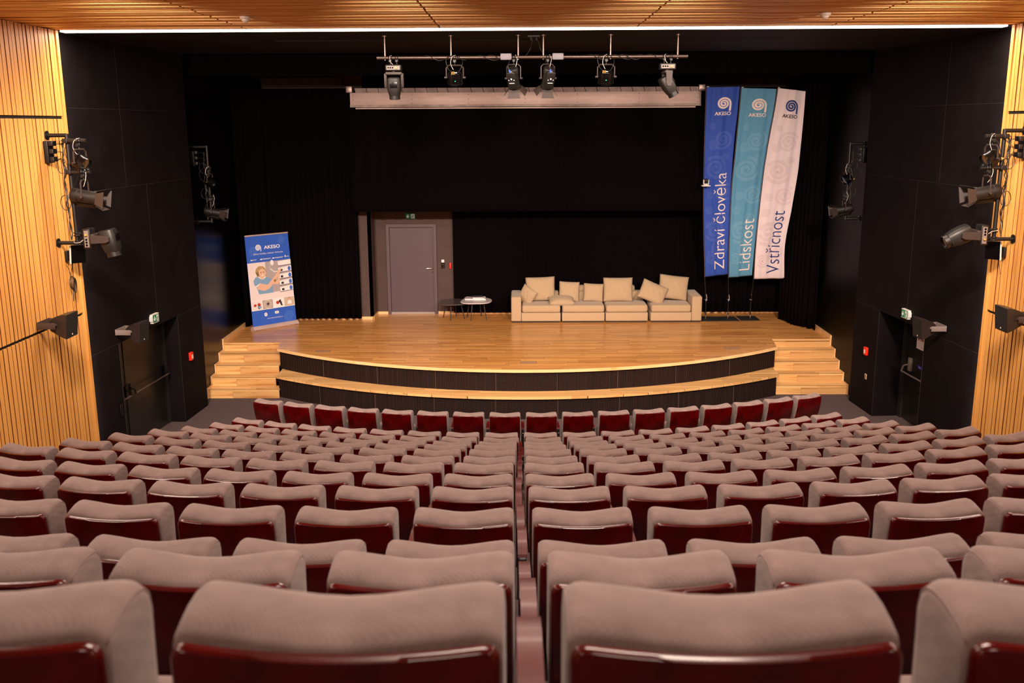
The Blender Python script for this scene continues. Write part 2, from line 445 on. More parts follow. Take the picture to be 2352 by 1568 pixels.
# ---- wooden ceiling of slats running across, with joints
b = MB(); b.box(-6.3, 6.7, -3.3, 13.44, ZC+.045, ZC+.1)
ceil = struct(b.build('ceiling', 'ceiling_back', smooth=0))
s_ = MB(); seams = (-6.3, -3.62, -1.05, 1.56, 4.12, 6.7); y = 13.43; rnd = random.Random(5)
while y > -3.2:
    wd = rnd.choice((.07, .08, .09))
    dz = rnd.choice((0, .006, .014))
    for a, c in zip(seams[:-1], seams[1:]):
        s_.box(a+.012, c-.012, y-wd, y, ZC+dz, ZC+.045)
    y -= wd+.018
jb = MB()
for a in seams[1:-1]: jb.box(a-.012, a+.012, -3.2, 13.43, ZC+.03, ZC+.045)
jb.build('ceiling_joint', 'groove_black', ceil, smooth=0)
s_.build('ceiling_slats', 'ceiling_oak', ceil, smooth=0)
# LED line at the front edge of the wooden ceiling
t = thing('ceiling_light_line', 'long glowing LED line along the front edge of the wooden ceiling', 'light', (CX, 13.58, ZC))
MB().box(-6.3, 6.3, -.085, .075, -.012, .03).build('diffuser', 'led', t, smooth=0)
MB().box(-6.33, 6.33, .09, .1, -.002, .04).box(-6.33, 6.33, -.125, -.105, .005, .04).build('channel', 'metal_black', t, smooth=0)

# ---- black ceiling over the portal
so = MB(); so.box(-6.9, 7.2, 13.68, 17.95, ZC, ZC+.08)
so = struct(so.build('ceiling', 'black_soffit', smooth=0))
q = MB(); q.box(-3.64, 3.93, 15.15, 15.17, ZC-.012, ZC); q.box(-3.64, 3.93, 16.65, 16.67, ZC-.012, ZC)
q.box(-3.66, -3.64, 15.15, 16.67, ZC-.012, ZC); q.box(3.93, 3.95, 15.15, 16.67, ZC-.012, ZC)
q.box(-3.64, 3.93, 15.17, 16.65, ZC-.02, ZC-.001)
q.build('access_panel', 'black_soffit', so, smooth=0)

# ---- black portal walls with a recessed exit door on each side (built in the frame of the wall)
def portal_wall(side):
    sg = 1 if side == 'left' else -1      # the room lies to +X for the left wall
    if side == 'left': A, B = Vector((-6.29, 13.44, 0)), Vector((-6.0, 17.88, 0)); rec = .28; u0, u1 = 1.15, 3.38
    else: A, B = Vector((6.66, 13.44, 0)), Vector((6.35, 18.1, 0)); rec = .5; u0, u1 = 1.9, 3.63
    d = B-A; Lw = d.length; ang = math.atan2(d.y, d.x)
    # local frame: x along the wall toward the stage, y out of the wall into the room, z up
    ly = Vector((-d.y, d.x, 0))*(-1 if sg == 1 else 1); ly.normalize()
    M = Matrix.Identity(4); dn = d.normalized()
    M.col[0][:3] = dn; M.col[1][:3] = ly; M.col[2][:3] = (0, 0, 1); M.translation = A
    H = 1.96
    b = MB()
    TH = .09
    b.box(0, u0, -TH, 0, 0, ZC, M); b.box(u1, Lw, -TH, 0, 0, ZC, M); b.box(u0, u1, -TH, 0, H, ZC, M)
    # reveal
    b.box(u0-.05, u0, -rec-.12, -TH, 0, H+.05, M); b.box(u1, u1+.05, -rec-.12, -TH, 0, H+.05, M)
    b.box(u0-.05, u1+.05, -rec-.12, -TH, H, H+.05, M); b.box(u0-.05, u1+.05, -rec-.14, -rec-.1, 0, H, M)
    # end return at the stage opening
    b.box(Lw-.02, Lw, -.45, -TH, 0, ZC, M)
    root = struct(b.build('wall_'+side, 'black_panel', smooth=0))
    s_ = MB(); e = .0015
    for (a0, a1, z0, z1) in ((0, Lw, 4.31, 4.314), (1.9, 1.904, 4.314, ZC), (0, Lw, 5.49, 5.494), (0, u0, H+.0, H+.004), (u1, Lw, H+.0, H+.004), (2.6, 2.604, H, 4.31)):
        s_.box(a0, a1, 0, e, z0, z1, M)
    for (a0, a1, z0, z1) in ((u0-.0, u0+.008, 0, H), (u1-.008, u1, 0, H)):
        s_.box(a0, a1, 0, .004, z0, z1, M)
    s_.build('panel_joints', 'seam_line', root, smooth=0)
    return root, M, (u0, u1, rec, H)
WLr, ML, PL = portal_wall('left')
WRr, MR, PR = portal_wall('right')

# doors inside the recesses
def exit_door_left():
    u0, u1, rec, H = PL
    root = MB().box(u0, u0+.07, -rec-.09, -rec+.02, 0, H, ML).box(u1-.09, u1, -rec-.09, -rec+.02, 0, H, ML).box(u0, u1, -rec-.09, -rec+.02, H-.08, H, ML).build('door_1', 'door_frame_black', smooth=0)
    struct(root, 'black double door with two push bars in the left wall')
    um = u0+.07+.62
    for a, c in ((u0+.075, um-.004), (um+.004, u1-.095)):
        lf = MB().box(a, c, -rec-.05, -rec, .01, H-.085, ML).box(c-.03, c-.0, -rec, -rec+.012, .01, H-.09, ML).build('door_leaf', 'door_black', root, smooth=0)
        bar = MB(); z = .95; y0 = -rec+.012
        bar.tube([(a+.08, y0+.1, z), (c-.06, y0+.1, z)], .013, 10, M=ML)
        bar.build('push_bar', 'steel', lf)
        hb = MB()
        for uu in (a+.06, c-.09):
            hb.rbox(uu-.02, uu+.03, -rec+.012, -rec+.04, z-.03, z+.16, .006, ML)
            hb.tube([(uu, -rec+.03, z+.09), (uu+.0, -rec+.1, z+.07), (uu+.005, -rec+.115, z)], .014, 8, M=ML)
        hb.build('bar_mount', 'gloss_black', lf)
exit_door_left()
def exit_door_right():
    u0, u1, rec, H = PR
    root = MB().box(u0, u0+.07, -rec-.09, -rec+.03, 0, H, MR).box(u1-.12, u1, -rec-.09, -rec+.03, 0, H, MR).box(u0, u1, -rec-.09, -rec+.03, H-.08, H, MR).build('door_2', 'door_frame_black', smooth=0)
    struct(root, 'black door with a grey push bar and notice in the right wall')
    a, c = u0+.075, u1-.125
    lf = MB().box(a, c, -rec-.05, -rec, .01, H-.085, MR).build('door_leaf', 'door_black', root, smooth=0)
    z = 1.0; bar = MB()
    bar.tube([(c-.14, -rec+.03, z+.03), (c-.13, -rec+.1, z+.01), (c-.12, -rec+.13, z-.09), (a+.32, -rec+.13, z-.09), (a+.28, -rec+.1, z-.02), (a+.28, -rec+.02, z+.0)], .015, 10, M=MR)
    bar.build('push_bar', 'bracket_grey', lf)
    MB().rbox(c-.27, c-.17, -rec, -rec+.05, z-.07, z+.17, .01, MR).build('lock_box', 'bracket_grey', lf)
    # notice with three pictograms, blue push label
    n0 = c-.62
    sg = MB().box(n0, n0+.27, -rec, -rec+.006, 1.38, 1.72, MR).build('notice_board', 'sign_white', lf, smooth=0)
    p = MB()
    for i in range(3):
        cc = n0+.055+i*.078
        p.lathe([(.026, 0), (.032, 0), (.032, .002), (.026, .002), (.026, 0)], 20, M=MR @ T(cc, -rec+.006, 1.56) @ RX(-PI/2))
        p.box(cc-.02, cc+.02, -rec+.006, -rec+.008, 1.557, 1.563, MR)
    p.build('prohibition_symbols', 'sign_pinkred', sg)
    p = MB(); p.box(n0+.05, n0+.22, -rec+.006, -rec+.008, 1.655, 1.662, MR); p.box(n0+.04, n0+.1, -rec+.006, -rec+.008, 1.42, 1.428, MR)
    p.build('notice_text', 'sign_grey', sg, smooth=0)
    bl = MB().box(c-.62, c-.44, -rec, -rec+.004, 1.04, 1.1, MR).build('push_label', 'sign_blue', lf, smooth=0)
    vs, fs = text_fit('Tlačit', .1, .035)
    tm = MR @ T(c-.48, -rec+.006, 1.052)
    MB().add([(-x, 0, yy) for x, yy in vs], fs, tm).build('push_text', 'sign_white', bl, smooth=0)
exit_door_right()
# card reader beside the left double door, cable strip by right door
tag(MB().rbox(.98, 1.05, 0, .03, .83, 1.03, .008, ML).build('card_reader', 'gloss_black'), 'small black card reader on the black wall beside the left double door', 'card reader')
tag(MB().rbox(1.72, 1.78, 0, .03, .30, .42, .006, MR).build('power_socket', 'switch_beige'), 'small pale wall socket low on black wall near the right exit door', 'socket')

# ---- stage box: side walls, rear walls, ceiling
struct(MB().box(-6.27, -6.17, 17.85, 23.2, 0, 7.4).build('wall_stage_left', 'side_gloss', smooth=0))
struct(MB().box(6.47, 6.57, 18.05, 23.2, 0, 7.4).build('wall_stage_right', 'side_matte', smooth=0))
st = MB(); st.box(-6.3, -3.44, 21.95, 22.1, .8, 7.3); st.box(-3.44, -3.3, 21.95, 22.7, .8, 7.3)
b = MB(); b.box(-6.3, -3.40, 22.0, 22.15, .85, 7.3).box(-3.46, -3.40, 22.0, 22.75, .85, 7.3)
b.box(-3.5, -3.1, 22.65, 22.8, .85, 7.3).box(-1.97, 6.6, 22.65, 22.8, .85, 7.3).box(-3.1, -1.97, 22.65, 22.8, 2.97, 7.3)
b.box(-3.2, -1.9, 22.79, 22.85, .85, 3)
struct(b.build('wall_front', 'stage_wall', smooth=0), 'dark grey-brown rear wall of the stage around the door')
struct(MB().box(-6.4, 6.7, 17.85, 23.2, 7.3, 7.4).build('ceiling', 'groove_black', smooth=0))
struct(MB().box(-6.9, 7.2, 17.9, 17.94, ZC, 7.4).build('wall_stage_header', 'groove_black', smooth=0))
# baseboards at the rear
bb = MB(); bb.box(-6.2, -3.385, 21.965, 22.0, .85, .915).box(-3.40, -3.37, 21.965, 22.65, .85, .91)
bb.box(-3.37, -3.13, 22.62, 22.65, .85, .91).box(-1.94, 6.4, 22.62, 22.65, .85, .91)
struct(bb.build('baseboard_back', 'trim_oak', smooth=0))

# ---- stage door in the rear wall
dr = struct(MB().box(-3.12, -3.05, 22.58, 22.72, .85, 2.91).box(-2.02, -1.95, 22.58, 22.72, .85, 2.91).box(-3.12, -1.95, 22.58, 22.72, 2.91, 2.98).build('door_3', 'door_frame_grey', smooth=0), 'grey stage door in the rear wall')
lf = MB().box(-3.05, -2.02, 22.66, 22.70, .9, 2.91).build('door_leaf', 'door_grey', dr, smooth=0)
MB().box(-3.05, -2.02, 22.6, 22.72, .85, .9).build('door_sill', 'sill_grey', dr, smooth=0)
MB().cyl((-2.07, 22.66, 1.94), (-2.07, 22.62, 1.94), .026).tube([(-2.07, 22.61, 1.94), (-2.09, 22.6, 1.94), (-2.2, 22.6, 1.935)], .011, 10).build('door_handle', 'chrome', lf)
MB().cyl((-2.07, 22.66, 1.86), (-2.07, 22.63, 1.86), .026).build('lock_rosette', 'chrome', lf)
# exit sign above the door
def arrow_man(root, w_, h_, mw='exit_white', y=-.012):
    p = MB(); hw = w_/2
    ax = -hw*.52
    p.prism([(ax-.1*h_, .32*h_), (ax+.1*h_, .32*h_), (ax+.1*h_, 0), (ax+.28*h_, .06*h_), (ax+.28*h_, -.1*h_), (ax, -.36*h_), (ax-.28*h_, -.1*h_), (ax-.28*h_, .06*h_), (ax-.1*h_, 0)], y-.002, y, 'y')
    p.box(hw*.14, hw*.86, y-.002, y, -.42*h_, .42*h_)
    p.build('exit_symbol', mw, root, smooth=0)
    q = MB(); mx = hw*.5
    q.lathe([(.0, 0), (.07*h_, 0), (.07*h_, .002), (0, .002)], 12, M=T(mx+.02*h_, y-.002, .27*h_) @ RX(PI/2))
    for pts in ([(mx+.05*h_, .18*h_), (mx-.1*h_, -.08*h_), (mx+.0*h_, -.12*h_), (mx+.15*h_, .14*h_)], [(mx-.1*h_, -.05*h_), (mx-.02*h_, -.12*h_), (mx+.12*h_, -.2*h_), (mx+.08*h_, -.4*h_), (mx+.02*h_, -.38*h_), (mx+.04*h_, -.24*h_), (mx-.1*h_, -.15*h_)],
                [(mx-.08*h_, -.1*h_), (mx-.2*h_, -.38*h_), (mx-.27*h_, -.36*h_), (mx-.16*h_, -.05*h_)], [(mx, .16*h_), (mx-.2*h_, .1*h_), (mx-.24*h_, -.02*h_), (mx-.18*h_, -.03*h_), (mx-.14*h_, .04*h_), (mx, .08*h_)], [(mx+.1*h_, .14*h_), (mx+.24*h_, .0), (mx+.2*h_, -.04*h_), (mx+.1*h_, .04*h_)]):
        q.prism(pts, y-.004, y-.002, 'y')
    q.build('running_figure', 'exit_green', root, smooth=0)
t = thing('exit_sign', 'green exit sign with arrow and running figure above the grey stage door', 'exit sign', (-2.545, 22.64, 3.16))
MB().box(-.115, .115, -.012, .008, -.06, .06).build('sign_plate', 'exit_green', t, smooth=0)
arrow_man(t, .23, .12)
# reader and red box beside the stage door
t = thing('door_intercom', 'small black intercom with a white square button beside the grey stage door', 'intercom', (-1.81, 22.65, 2.04))
MB().rbox(-.042, .042, -.02, .0, -.11, .11, .006).build('housing', 'gloss_black', t)
MB().rbox(-.035, .035, -.026, -.02, .035, .105, .002).build('button', 'label_white', t)
MB().box(-.03, .03, -.023, -.02, -.02, .012).build('card_slot', 'batten', t, smooth=0)
tag(MB().rbox(-1.655, -1.615, 22.6, 22.65, 1.93, 2.07, .006).build('alarm_box', 'alarm_red'), 'red alarm box half hidden by the curtain beside the grey stage door', 'alarm')

# ---- exit signs, alarms, switch on the portal walls
def wall_item(Mw, u, z, out=0): return Mw @ T(u, out, z)
def place_on_wall(t, Mw, u, z, flip):
    # local -Y of the item looks out of the wall
    y = -(Mw.to_3x3() @ Vector((0, 1, 0)))
    zz = Vector((0, 0, 1)); x = y.cross(zz)
    mm = Matrix.Identity(4); mm.col[0][:3] = x; mm.col[1][:3] = y; mm.col[2][:3] = zz
    mm.translation = Mw @ Vector((u, 0, z)); t.matrix_world = mm
for Mw, uu, side in ((ML, 2.42, 'left'), (MR, 2.57, 'right')):
    t = thing('exit_sign', 'small lit exit sign above the exit door in the %s black wall' % side, 'exit sign')
    place_on_wall(t, Mw, uu, 2.11, 0)
    MB().box(-.12, .12, -.05, 0, -.075, .075).build('sign_housing', 'label_white', t, smooth=0)
    MB().box(-.11, .11, -.054, -.05, -.062, .062).build('sign_plate', 'exit_green', t, smooth=0)
    arrow_man(t, .22, .124, y=-.054)
    MB().box(-.145 if side == 'left' else .12, -.12 if side == 'left' else .145, -.05, 0, -.035, .045).build('lamp', 'exit_white', t, smooth=0)
for Mw, uu, side in ((ML, 3.78, 'left'), (MR, 4.02, 'right')):
    t = thing('fire_alarm_button', 'red fire alarm call point on the %s black wall beside the stage' % side, 'fire alarm')
    place_on_wall(t, Mw, uu, 1.13, 0)
    MB().rbox(-.06, .06, -.05, 0, -.075, .075, .012).build('housing', 'alarm_red', t)
    MB().box(-.03, .03, -.053, -.05, -.04, .03).build('glass_label', 'label_white', t, smooth=0)
t = thing('light_switch', 'small beige switch plate under the right fire alarm', 'switch'); place_on_wall(t, MR, 3.99, .655, 0)
MB().rbox(-.04, .04, -.012, 0, -.05, .05, .004).build('switch_plate', 'switch_beige', t)
MB().box(-.018, .018, -.016, -.012, -.03, .03).build('rocker', 'sign_grey', t, smooth=0)

# ================================================================== STAGE
SX, SYA = .13, 25.18
def front_arc(R, x0, x1, n=48, cy=SYA):
    return [(x, cy-math.sqrt(R*R-(x-SX)**2)) for x in [x0+(x1-x0)*i/n for i in range(n+1)]]
RS = 7.95
stage = thing('stage', 'low oak-floored stage with a curved black mesh front and oak ledge', 'stage', (0, 0, 0))
fa = front_arc(RS, -4.88, 5.15)
deck = MB().prism([(-6.17, 22.85), (-6.17, 19.56), (-4.98, 19.56)]+fa+[(5.24, 19.74), (6.47, 19.74), (6.47, 22.85)], .80, .85)
deck.build('stage_floor', 'stage_floor_oak', stage, smooth=0)
ed = MB()
fo = front_arc(RS+.012, -4.9, 5.17)
ed.prism(fo+fa[::-1], .795, .851)
ed.build('edge_nosing', 'trim_oak', stage, smooth=0)
fr = front_arc(RS-.04, -4.86, 5.13)
MB().prism(fr+[(5.13, 19.8), (-4.86, 19.8)], .43, .80).build('upper_riser', 'stage_mesh', stage, smooth=0)
R2 = 8.6; cy2 = 16.87+R2
lo = [(x, cy2-math.sqrt(R2*R2-(x-SX)**2)) for x in [-4.80+(9.87)*i/48 for i in range(49)]]
MB().prism(lo+[(5.09, 19.3), (-4.82, 19.3)], .385, .43).build('ledge', 'stair_oak', stage, smooth=0)
R3 = R2-.05
lr = [(x, cy2-math.sqrt(R3*R3-(x-SX)**2)) for x in [-4.76+(9.79)*i/48 for i in range(49)]]
MB().prism(lr+[(5.05, 19.2), (-4.78, 19.2)], 0, .385).build('lower_riser', 'stage_mesh', stage, smooth=0)
sj = MB()
for i in range(-4, 5):
    for R_, cy_, z0, z1 in ((RS-.04, SYA, .43, .8), (R3, cy2, 0, .385)):
        x = SX+i*1.13+.55
        if abs(x-SX) > 4.8: continue
        yy = cy_-math.sqrt(R_*R_-(x-SX)**2)
        sj.box(x-.004, x+.004, yy-.004, yy+.02, z0, z1)
sj.build('panel_joint', 'joint_brown', stage, smooth=0)
# skirting of the stage sides
struct(MB().box(-6.168, -6.14, 19.55, 21.98, .85, .93).build('trim_1', 'trim_oak', smooth=0)); struct(MB().box(6.44, 6.468, 19.72, 22.6, .85, .93).build('trim_2', 'trim_oak', smooth=0))
# floor boxes in the stage
for (x, y), lb in (((-3.93, 18.74), 'left'), ((.16, 17.79), 'middle'), ((4.23, 18.9), 'right')):
    t = thing('floor_outlet_box', 'flat rectangular floor outlet lid set in the %s front of the stage' % lb, 'floor box', (x, y, .85), group='floor outlet lids in the stage')
    MB().rbox(-.15, .15, -.07, .07, -.005, .004, .002).build('lid', 'floor_plate', t)
    MB().box(-.1, .1, -.035, -.03, .004, .006).box(-.15, .15, -.07, -.066, .0, .0055).box(-.15, .15, .066, .07, .0, .0055).box(-.15, -.146, -.07, .07, .0, .0055).box(.146, .15, -.07, .07, .0, .0055).build('lid_frame', 'steel', t, smooth=0)
# stairs
def stairs(side):
    sg = -1 if side == 'left' else 1
    xo, xi = (-6.165, -4.87) if side == 'left' else (6.465, 5.13)
    y0 = 18.36 if side == 'left' else 18.53
    yt = 19.56 if side == 'left' else 19.74
    t = thing('stage_stairs', 'five-step oak stairs up to the %s end of the stage' % side, 'stairs', (0, 0, 0), group='oak stage stairs')
    run = (yt-y0)/4; rise = .17
    prof = []
    for k in range(5):
        ya = y0+k*run; yb = ya+run if k < 4 else ya+.03
        xin = xi if k else xi+(.13 if side == 'left' else -.08)
        xo_ = xo-sg*.031; a, c = min(xo_, xin), max(xo_, xin)
        if k < 4:
            MB().box(a, c, ya, yt+.02 if k == 3 else yb+.02, rise*(k+1)-.03, rise*(k+1)).box(a, c, ya-.006, ya+.02, rise*(k+1)-.03, rise*(k+1)).build('tread', 'stair_oak', t, smooth=0)
        else:
            MB().box(a, c, ya-.012, ya+.02, rise*5-.035, rise*5+.001).build('nosing', 'stair_oak', t, smooth=0)
        rb = MB().box(a, c, .03, .05, .02, rise-.01)
        # risers stand on edge: rotate their texture by building them in their own frame
        rb.build('riser', 'stair_oak', t, loc=(0, ya-.03, rise*k-.02), smooth=0)
    # zigzag skirting on the wall side
    pr = [(y0-.03, 0)]
    for k in range(5):
        ya = y0+k*run-.03
        pr += [(ya, rise*(k+1)+.035), (ya+run if k < 4 else yt+.03, rise*(k+1)+.035)]
    pr += [(yt+.03, 0)]
    MB().prism(pr, min(xo, xo-sg*.03), max(xo, xo-sg*.03), 'x').build('stringer', 'trim_oak', t, smooth=0)
stairs('left'); stairs('right')

# ================================================================== CURTAINS
def curtain(name, label, path, z0, z1, amp=.05, per=.16, seed=1, thick=.012, cat='curtain', hem=0, rough=.35):
    """pleated cloth hung along a plan path"""
    rn = random.Random(seed); pts = [Vector((p[0], p[1], 0)) for p in path]
    L = [0]
    for a, c in zip(pts[:-1], pts[1:]): L.append(L[-1]+(c-a).length)
    n = int(L[-1]/.018); nz = 10
    ph = [rn.uniform(0, 6.28) for _ in range(5)]
    def base(s):
        for i in range(len(pts)-1):
            if s <= L[i+1]+1e-9:
                k = (s-L[i])/(L[i+1]-L[i]); d = (pts[i+1]-pts[i]).normalized(); return pts[i].lerp(pts[i+1], k), Vector((d.y, -d.x, 0))
        return pts[-1], Vector((0, -1, 0))
    def fn(i, j):
        s = L[-1]*i; p, nn = base(s); h = 1-j
        ws = s+.05*math.sin(s*2.3+ph[0])+.03*math.sin(s*5.1+ph[3])+.02*j*math.sin(s*3+ph[1])
        d = math.sin(ws*2*PI/per+ph[2]); d = math.copysign(abs(d)**.75, d)
        a = amp*(1-rough+rough*math.sin(s*1.7+ph[4]))*(.55+.45*j)
        q = p+nn*(d*a)
        return (q.x, q.y, z0+(z1-z0)*h+hem*math.sin(s*9+ph[1])*j)
    o = MB().grid(fn, n, nz).build(name, 'black_curtain', smooth=180)
    md = o.modifiers.new('thickness', 'SOLIDIFY'); md.thickness = thick
    return tag(o, label, cat)
curtain('stage_curtain', 'black pleated curtain on the rear wall left of the grey stage door', [(-5.75, 21.86), (-3.65, 21.86)], .9, 6.02, amp=.045, per=.13, seed=2)
curtain('stage_curtain', 'black pleated lower rear curtain behind the sofa', [(-1.56, 22.52), (6.2, 22.52)], .9, 6.02, amp=.035, per=.12, seed=3)
curtain('stage_curtain', 'wide black upper curtain hanging under the long aluminium box', [(-3.67, 21.42), (3.97, 21.42)], 3.37, 5.66, amp=.03, per=.24, seed=4)
curtain('stage_curtain', 'black leg curtain at the left stage edge behind the roll-up banner', [(-6.12, 21.1), (-5.95, 21.45), (-5.62, 21.75)], .87, 6.2, amp=.06, per=.16, seed=5, hem=.01)
curtain('stage_curtain', 'black leg curtain at the right stage edge beside the pale flag', [(5.95, 21.85), (6.06, 21.3), (6.24, 20.85), (6.42, 20.62)], .87, 6.2, amp=.06, per=.16, seed=6, hem=.015)
curtain('stage_border', 'black gathered border curtain below the black ceiling of the portal', [(-6.1, 18.4), (6.45, 18.4)], 6.12, 7.3, amp=.04, per=.3, seed=7)
for x0, x1, z0, lb in ((-5.95, -3.86, 6.06, 'left'), (4.15, 5.8, 6.08, 'right')):
    tag(MB().rbox(x0, x1, 21.8 if lb == 'left' else 22.4, 21.94 if lb == 'left' else 22.6, z0, z0+.19, .01).build('curtain_rail_board', 'batten'), 'dull brown board above the %s rear curtain' % lb, 'rail board')
# curtain top above the long box
curtain('stage_curtain', 'black rear curtain high above the aluminium box', [(-3.8, 22.3), (4.1, 22.3)], 4.5, 7.2, amp=.04, per=.2, seed=9)

# ---- long aluminium projection-screen housing
t = thing('projection_screen_housing', 'long aluminium screen housing hanging above the black upper curtain', 'screen housing', (.125, 21.15, 5.6))
MB().rbox(-3.715, 3.715, 0, .22, .02, .30, .006).build('housing', 'alu_box', t)
MB().box(-3.715, 3.715, -.02, .0, 0, .05).build('lower_lip', 'alu_tile', t, smooth=0)
MB().box(-3.6, 3.6, -.01, .03, -.035, -.012).build('screen_batten', 'alu_box', t, smooth=0)
x = -3.6; k = 0; rnd = random.Random(4)
tl = MB(); 
while x < 3.55:
    wd = rnd.choice((.22, .25, .25, .28)); tl.add([(x+.006, .03, .30), (x+wd-.006, .03, .30), (x+wd-.026-.006, .05, .395), (x-.026+.006, .05, .395)], [(0, 1, 2, 3)])
    x += wd
tl.build('top_cover_plates', 'alu_tile', t, smooth=0)
MB().box(-3.6, 3.58, .06, .2, .30, .39).build('top_core', 'groove_black', t, smooth=0)
for sx in (-1, 1):
    MB().rbox(sx*3.73-.07, sx*3.73+.07, .0, .12, .3, .44, .01).build('end_bracket', 'steel', t)
rv = MB()
for xx in [-3.65, -3.65, -2.4, -1.2, .0, 1.1, 2.4, 3.65]:
    for zz in (.08, .16, .25): rv.cyl((xx, 0, zz), (xx, -.004, zz), .008, 8)
rv.build('rivets', 'metal_black', t)

# ================================================================== LIGHTING FIXTURES
def clamp(root, M=Matrix.Identity(4), name='clamp'):
    """half coupler round a pipe running along X at the local origin, fixture hangs in -Z"""
    b = MB()
    b.tube([(-.02, .034*math.cos(a), .034*math.sin(a)) for a in [2*PI*i/16 for i in range(16)]], .010, 6, M=M, closed=True)
    b.tube([(.02, .034*math.cos(a), .034*math.sin(a)) for a in [2*PI*i/16 for i in range(16)]], .010, 6, M=M, closed=True)
    b.rbox(-.028, .028, -.03, .03, -.075, -.03, .006, M)
    b.lathe([(.0, -.02), (.022, -.02), (.026, -.006), (.022, .0), (.026, .006), (.022, .02), (0, .02)], 10, M=M @ T(0, -.045, -.06) @ RX(PI/2))
    b.cyl((0, 0, -.07), (0, 0, -.12), .009, 8, M=M)
    return b.build(name, 'metal_black', root)
def cable(root, pts, r=.005, m='cable_black', name='cable'):
    # smooth through the points
    P = [Vector(p) for p in pts]; out = []
    for i in range(len(P)-1):
        a = P[max(0, i-1)]; b_ = P[i]; c = P[i+1]; d = P[min(len(P)-1, i+2)]
        for k in range(6):
            tt = k/6
            out.append(.5*((2*b_)+(c-a)*tt+(2*a-5*b_+4*c-d)*tt*tt+(3*b_-a-3*c+d)*tt**3))
    out.append(P[-1])
    return MB().tube(out, r, 6).build(name, m, root)
def moving_head(name, label, M0, pan, tilt, group):
    """hangs below its pipe; head of about .3 m"""
    root = thing(name, label, 'stage light', group=group); root.matrix_world = M0 @ Matrix.Scale(.78, 4)
    clamp(root, T(-.06, 0, 0)); clamp(root, T(.06, 0, 0))
    MB().rbox(-.145, .145, -.1, .1, -.235, -.125, .015).build('base', 'fixture', root)
    MB().box(-.12, .12, -.103, -.1, -.215, -.15).build('connector_plate', 'fixture_face', root, smooth=0)
    sk = MB()
    for i, xx in enumerate((-.09, -.05, -.01)): sk.lathe([(.012, 0), (.015, 0), (.015, .006), (.012, .006), (.012, 0)], 12, M=T(xx, -.104, -.18) @ RX(PI/2))
    sk.build('socket', 'metal_black', root)
    MB().rbox(.045, .07, -.13, -.1, -.2, -.165, .004).build('power_plug', 'connector_gold', root)
    Mp = RZ(pan)
    yk = MB()
    yk.rbox(-.155, .155, -.075, .075, -.31, -.25, .02, Mp)
    for sx in (-1, 1):
        yk.prism([(-.06, -.28), (.06, -.28), (.05, -.48), (.03, -.53), (-.03, -.53), (-.05, -.48)], sx*.155-.022, sx*.155+.022, 'x', Mp)
    yk.build('yoke', 'fixture_grey', root)
    MB().cyl((0, 0, -.235), (0, 0, -.255), .06, 20).build('pan_bearing', 'metal_black', root)
    Mh = Mp @ T(0, 0, -.47) @ RX(tilt)
    hd = MB()
    # body: tapered rounded-square stack along -Z
    secs = [(.13, .085, .095), (.115, .115, .115), (.04, .127, .125), (-.08, .127, .122), (-.14, .115, .112), (-.2, .1, .1)]
    n = 24; vs = []; fs = []
    for z, rx, ry in secs:
        for i in range(n):
            a = 2*PI*i/n; c_, s2 = math.cos(a), math.sin(a)
            e = .55
            vs.append((rx*math.copysign(abs(c_)**e, c_), ry*math.copysign(abs(s2)**e, s2), z))
    for j in range(len(secs)-1):
        for i in range(n): fs.append((j*n+i, j*n+(i+1) % n, (j+1)*n+(i+1) % n, (j+1)*n+i))
    fs.append(tuple(range(n))[::-1]); fs.append(tuple((len(secs)-1)*n+i for i in range(n)))
    hd.add(vs, fs, Mh); h = hd.build('head', 'fixture', root, smooth=40)
    MB().lathe([(.098, -.19), (.1, -.27), (.09, -.275), (.085, -.25), (0, -.25)], 28, M=Mh).build('lens_barrel', 'metal_black', h)
    MB().lathe([(0, -.262), (.05, -.258), (.085, -.25)], 24, M=Mh).build('lens', 'lens_glass', h)
    MB().rbox(-.07, .07, -.128, -.118, -.06, .05, .004, Mh).build('vent_window', 'gloss_black', h)
    cable(root, [(-.03, 0, .04), (-.06, -.05, .02), (-.05, -.07, -.07), (-.01, -.06, -.12)], .004, 'cable_white', 'safety_cable')
    return root
def yoke_u(root, w_, h_, top=-.12, M=Matrix.Identity(4), m='fixture_grey', t_=.02):
    b = MB()
    pts = [(-w_/2, 0, top-h_), (-w_/2, 0, top-.04), (-w_/2+.04, 0, top), (w_/2-.04, 0, top), (w_/2, 0, top-.04), (w_/2, 0, top-h_)]
    b.tube(pts, t_*.6, 6, M=M)
    for sx in (-1, 1): b.cyl((sx*(w_/2-.01), 0, top-h_), (sx*(w_/2+.035), 0, top-h_), .018, 12, M=M)
    return b.build('yoke', m, root)
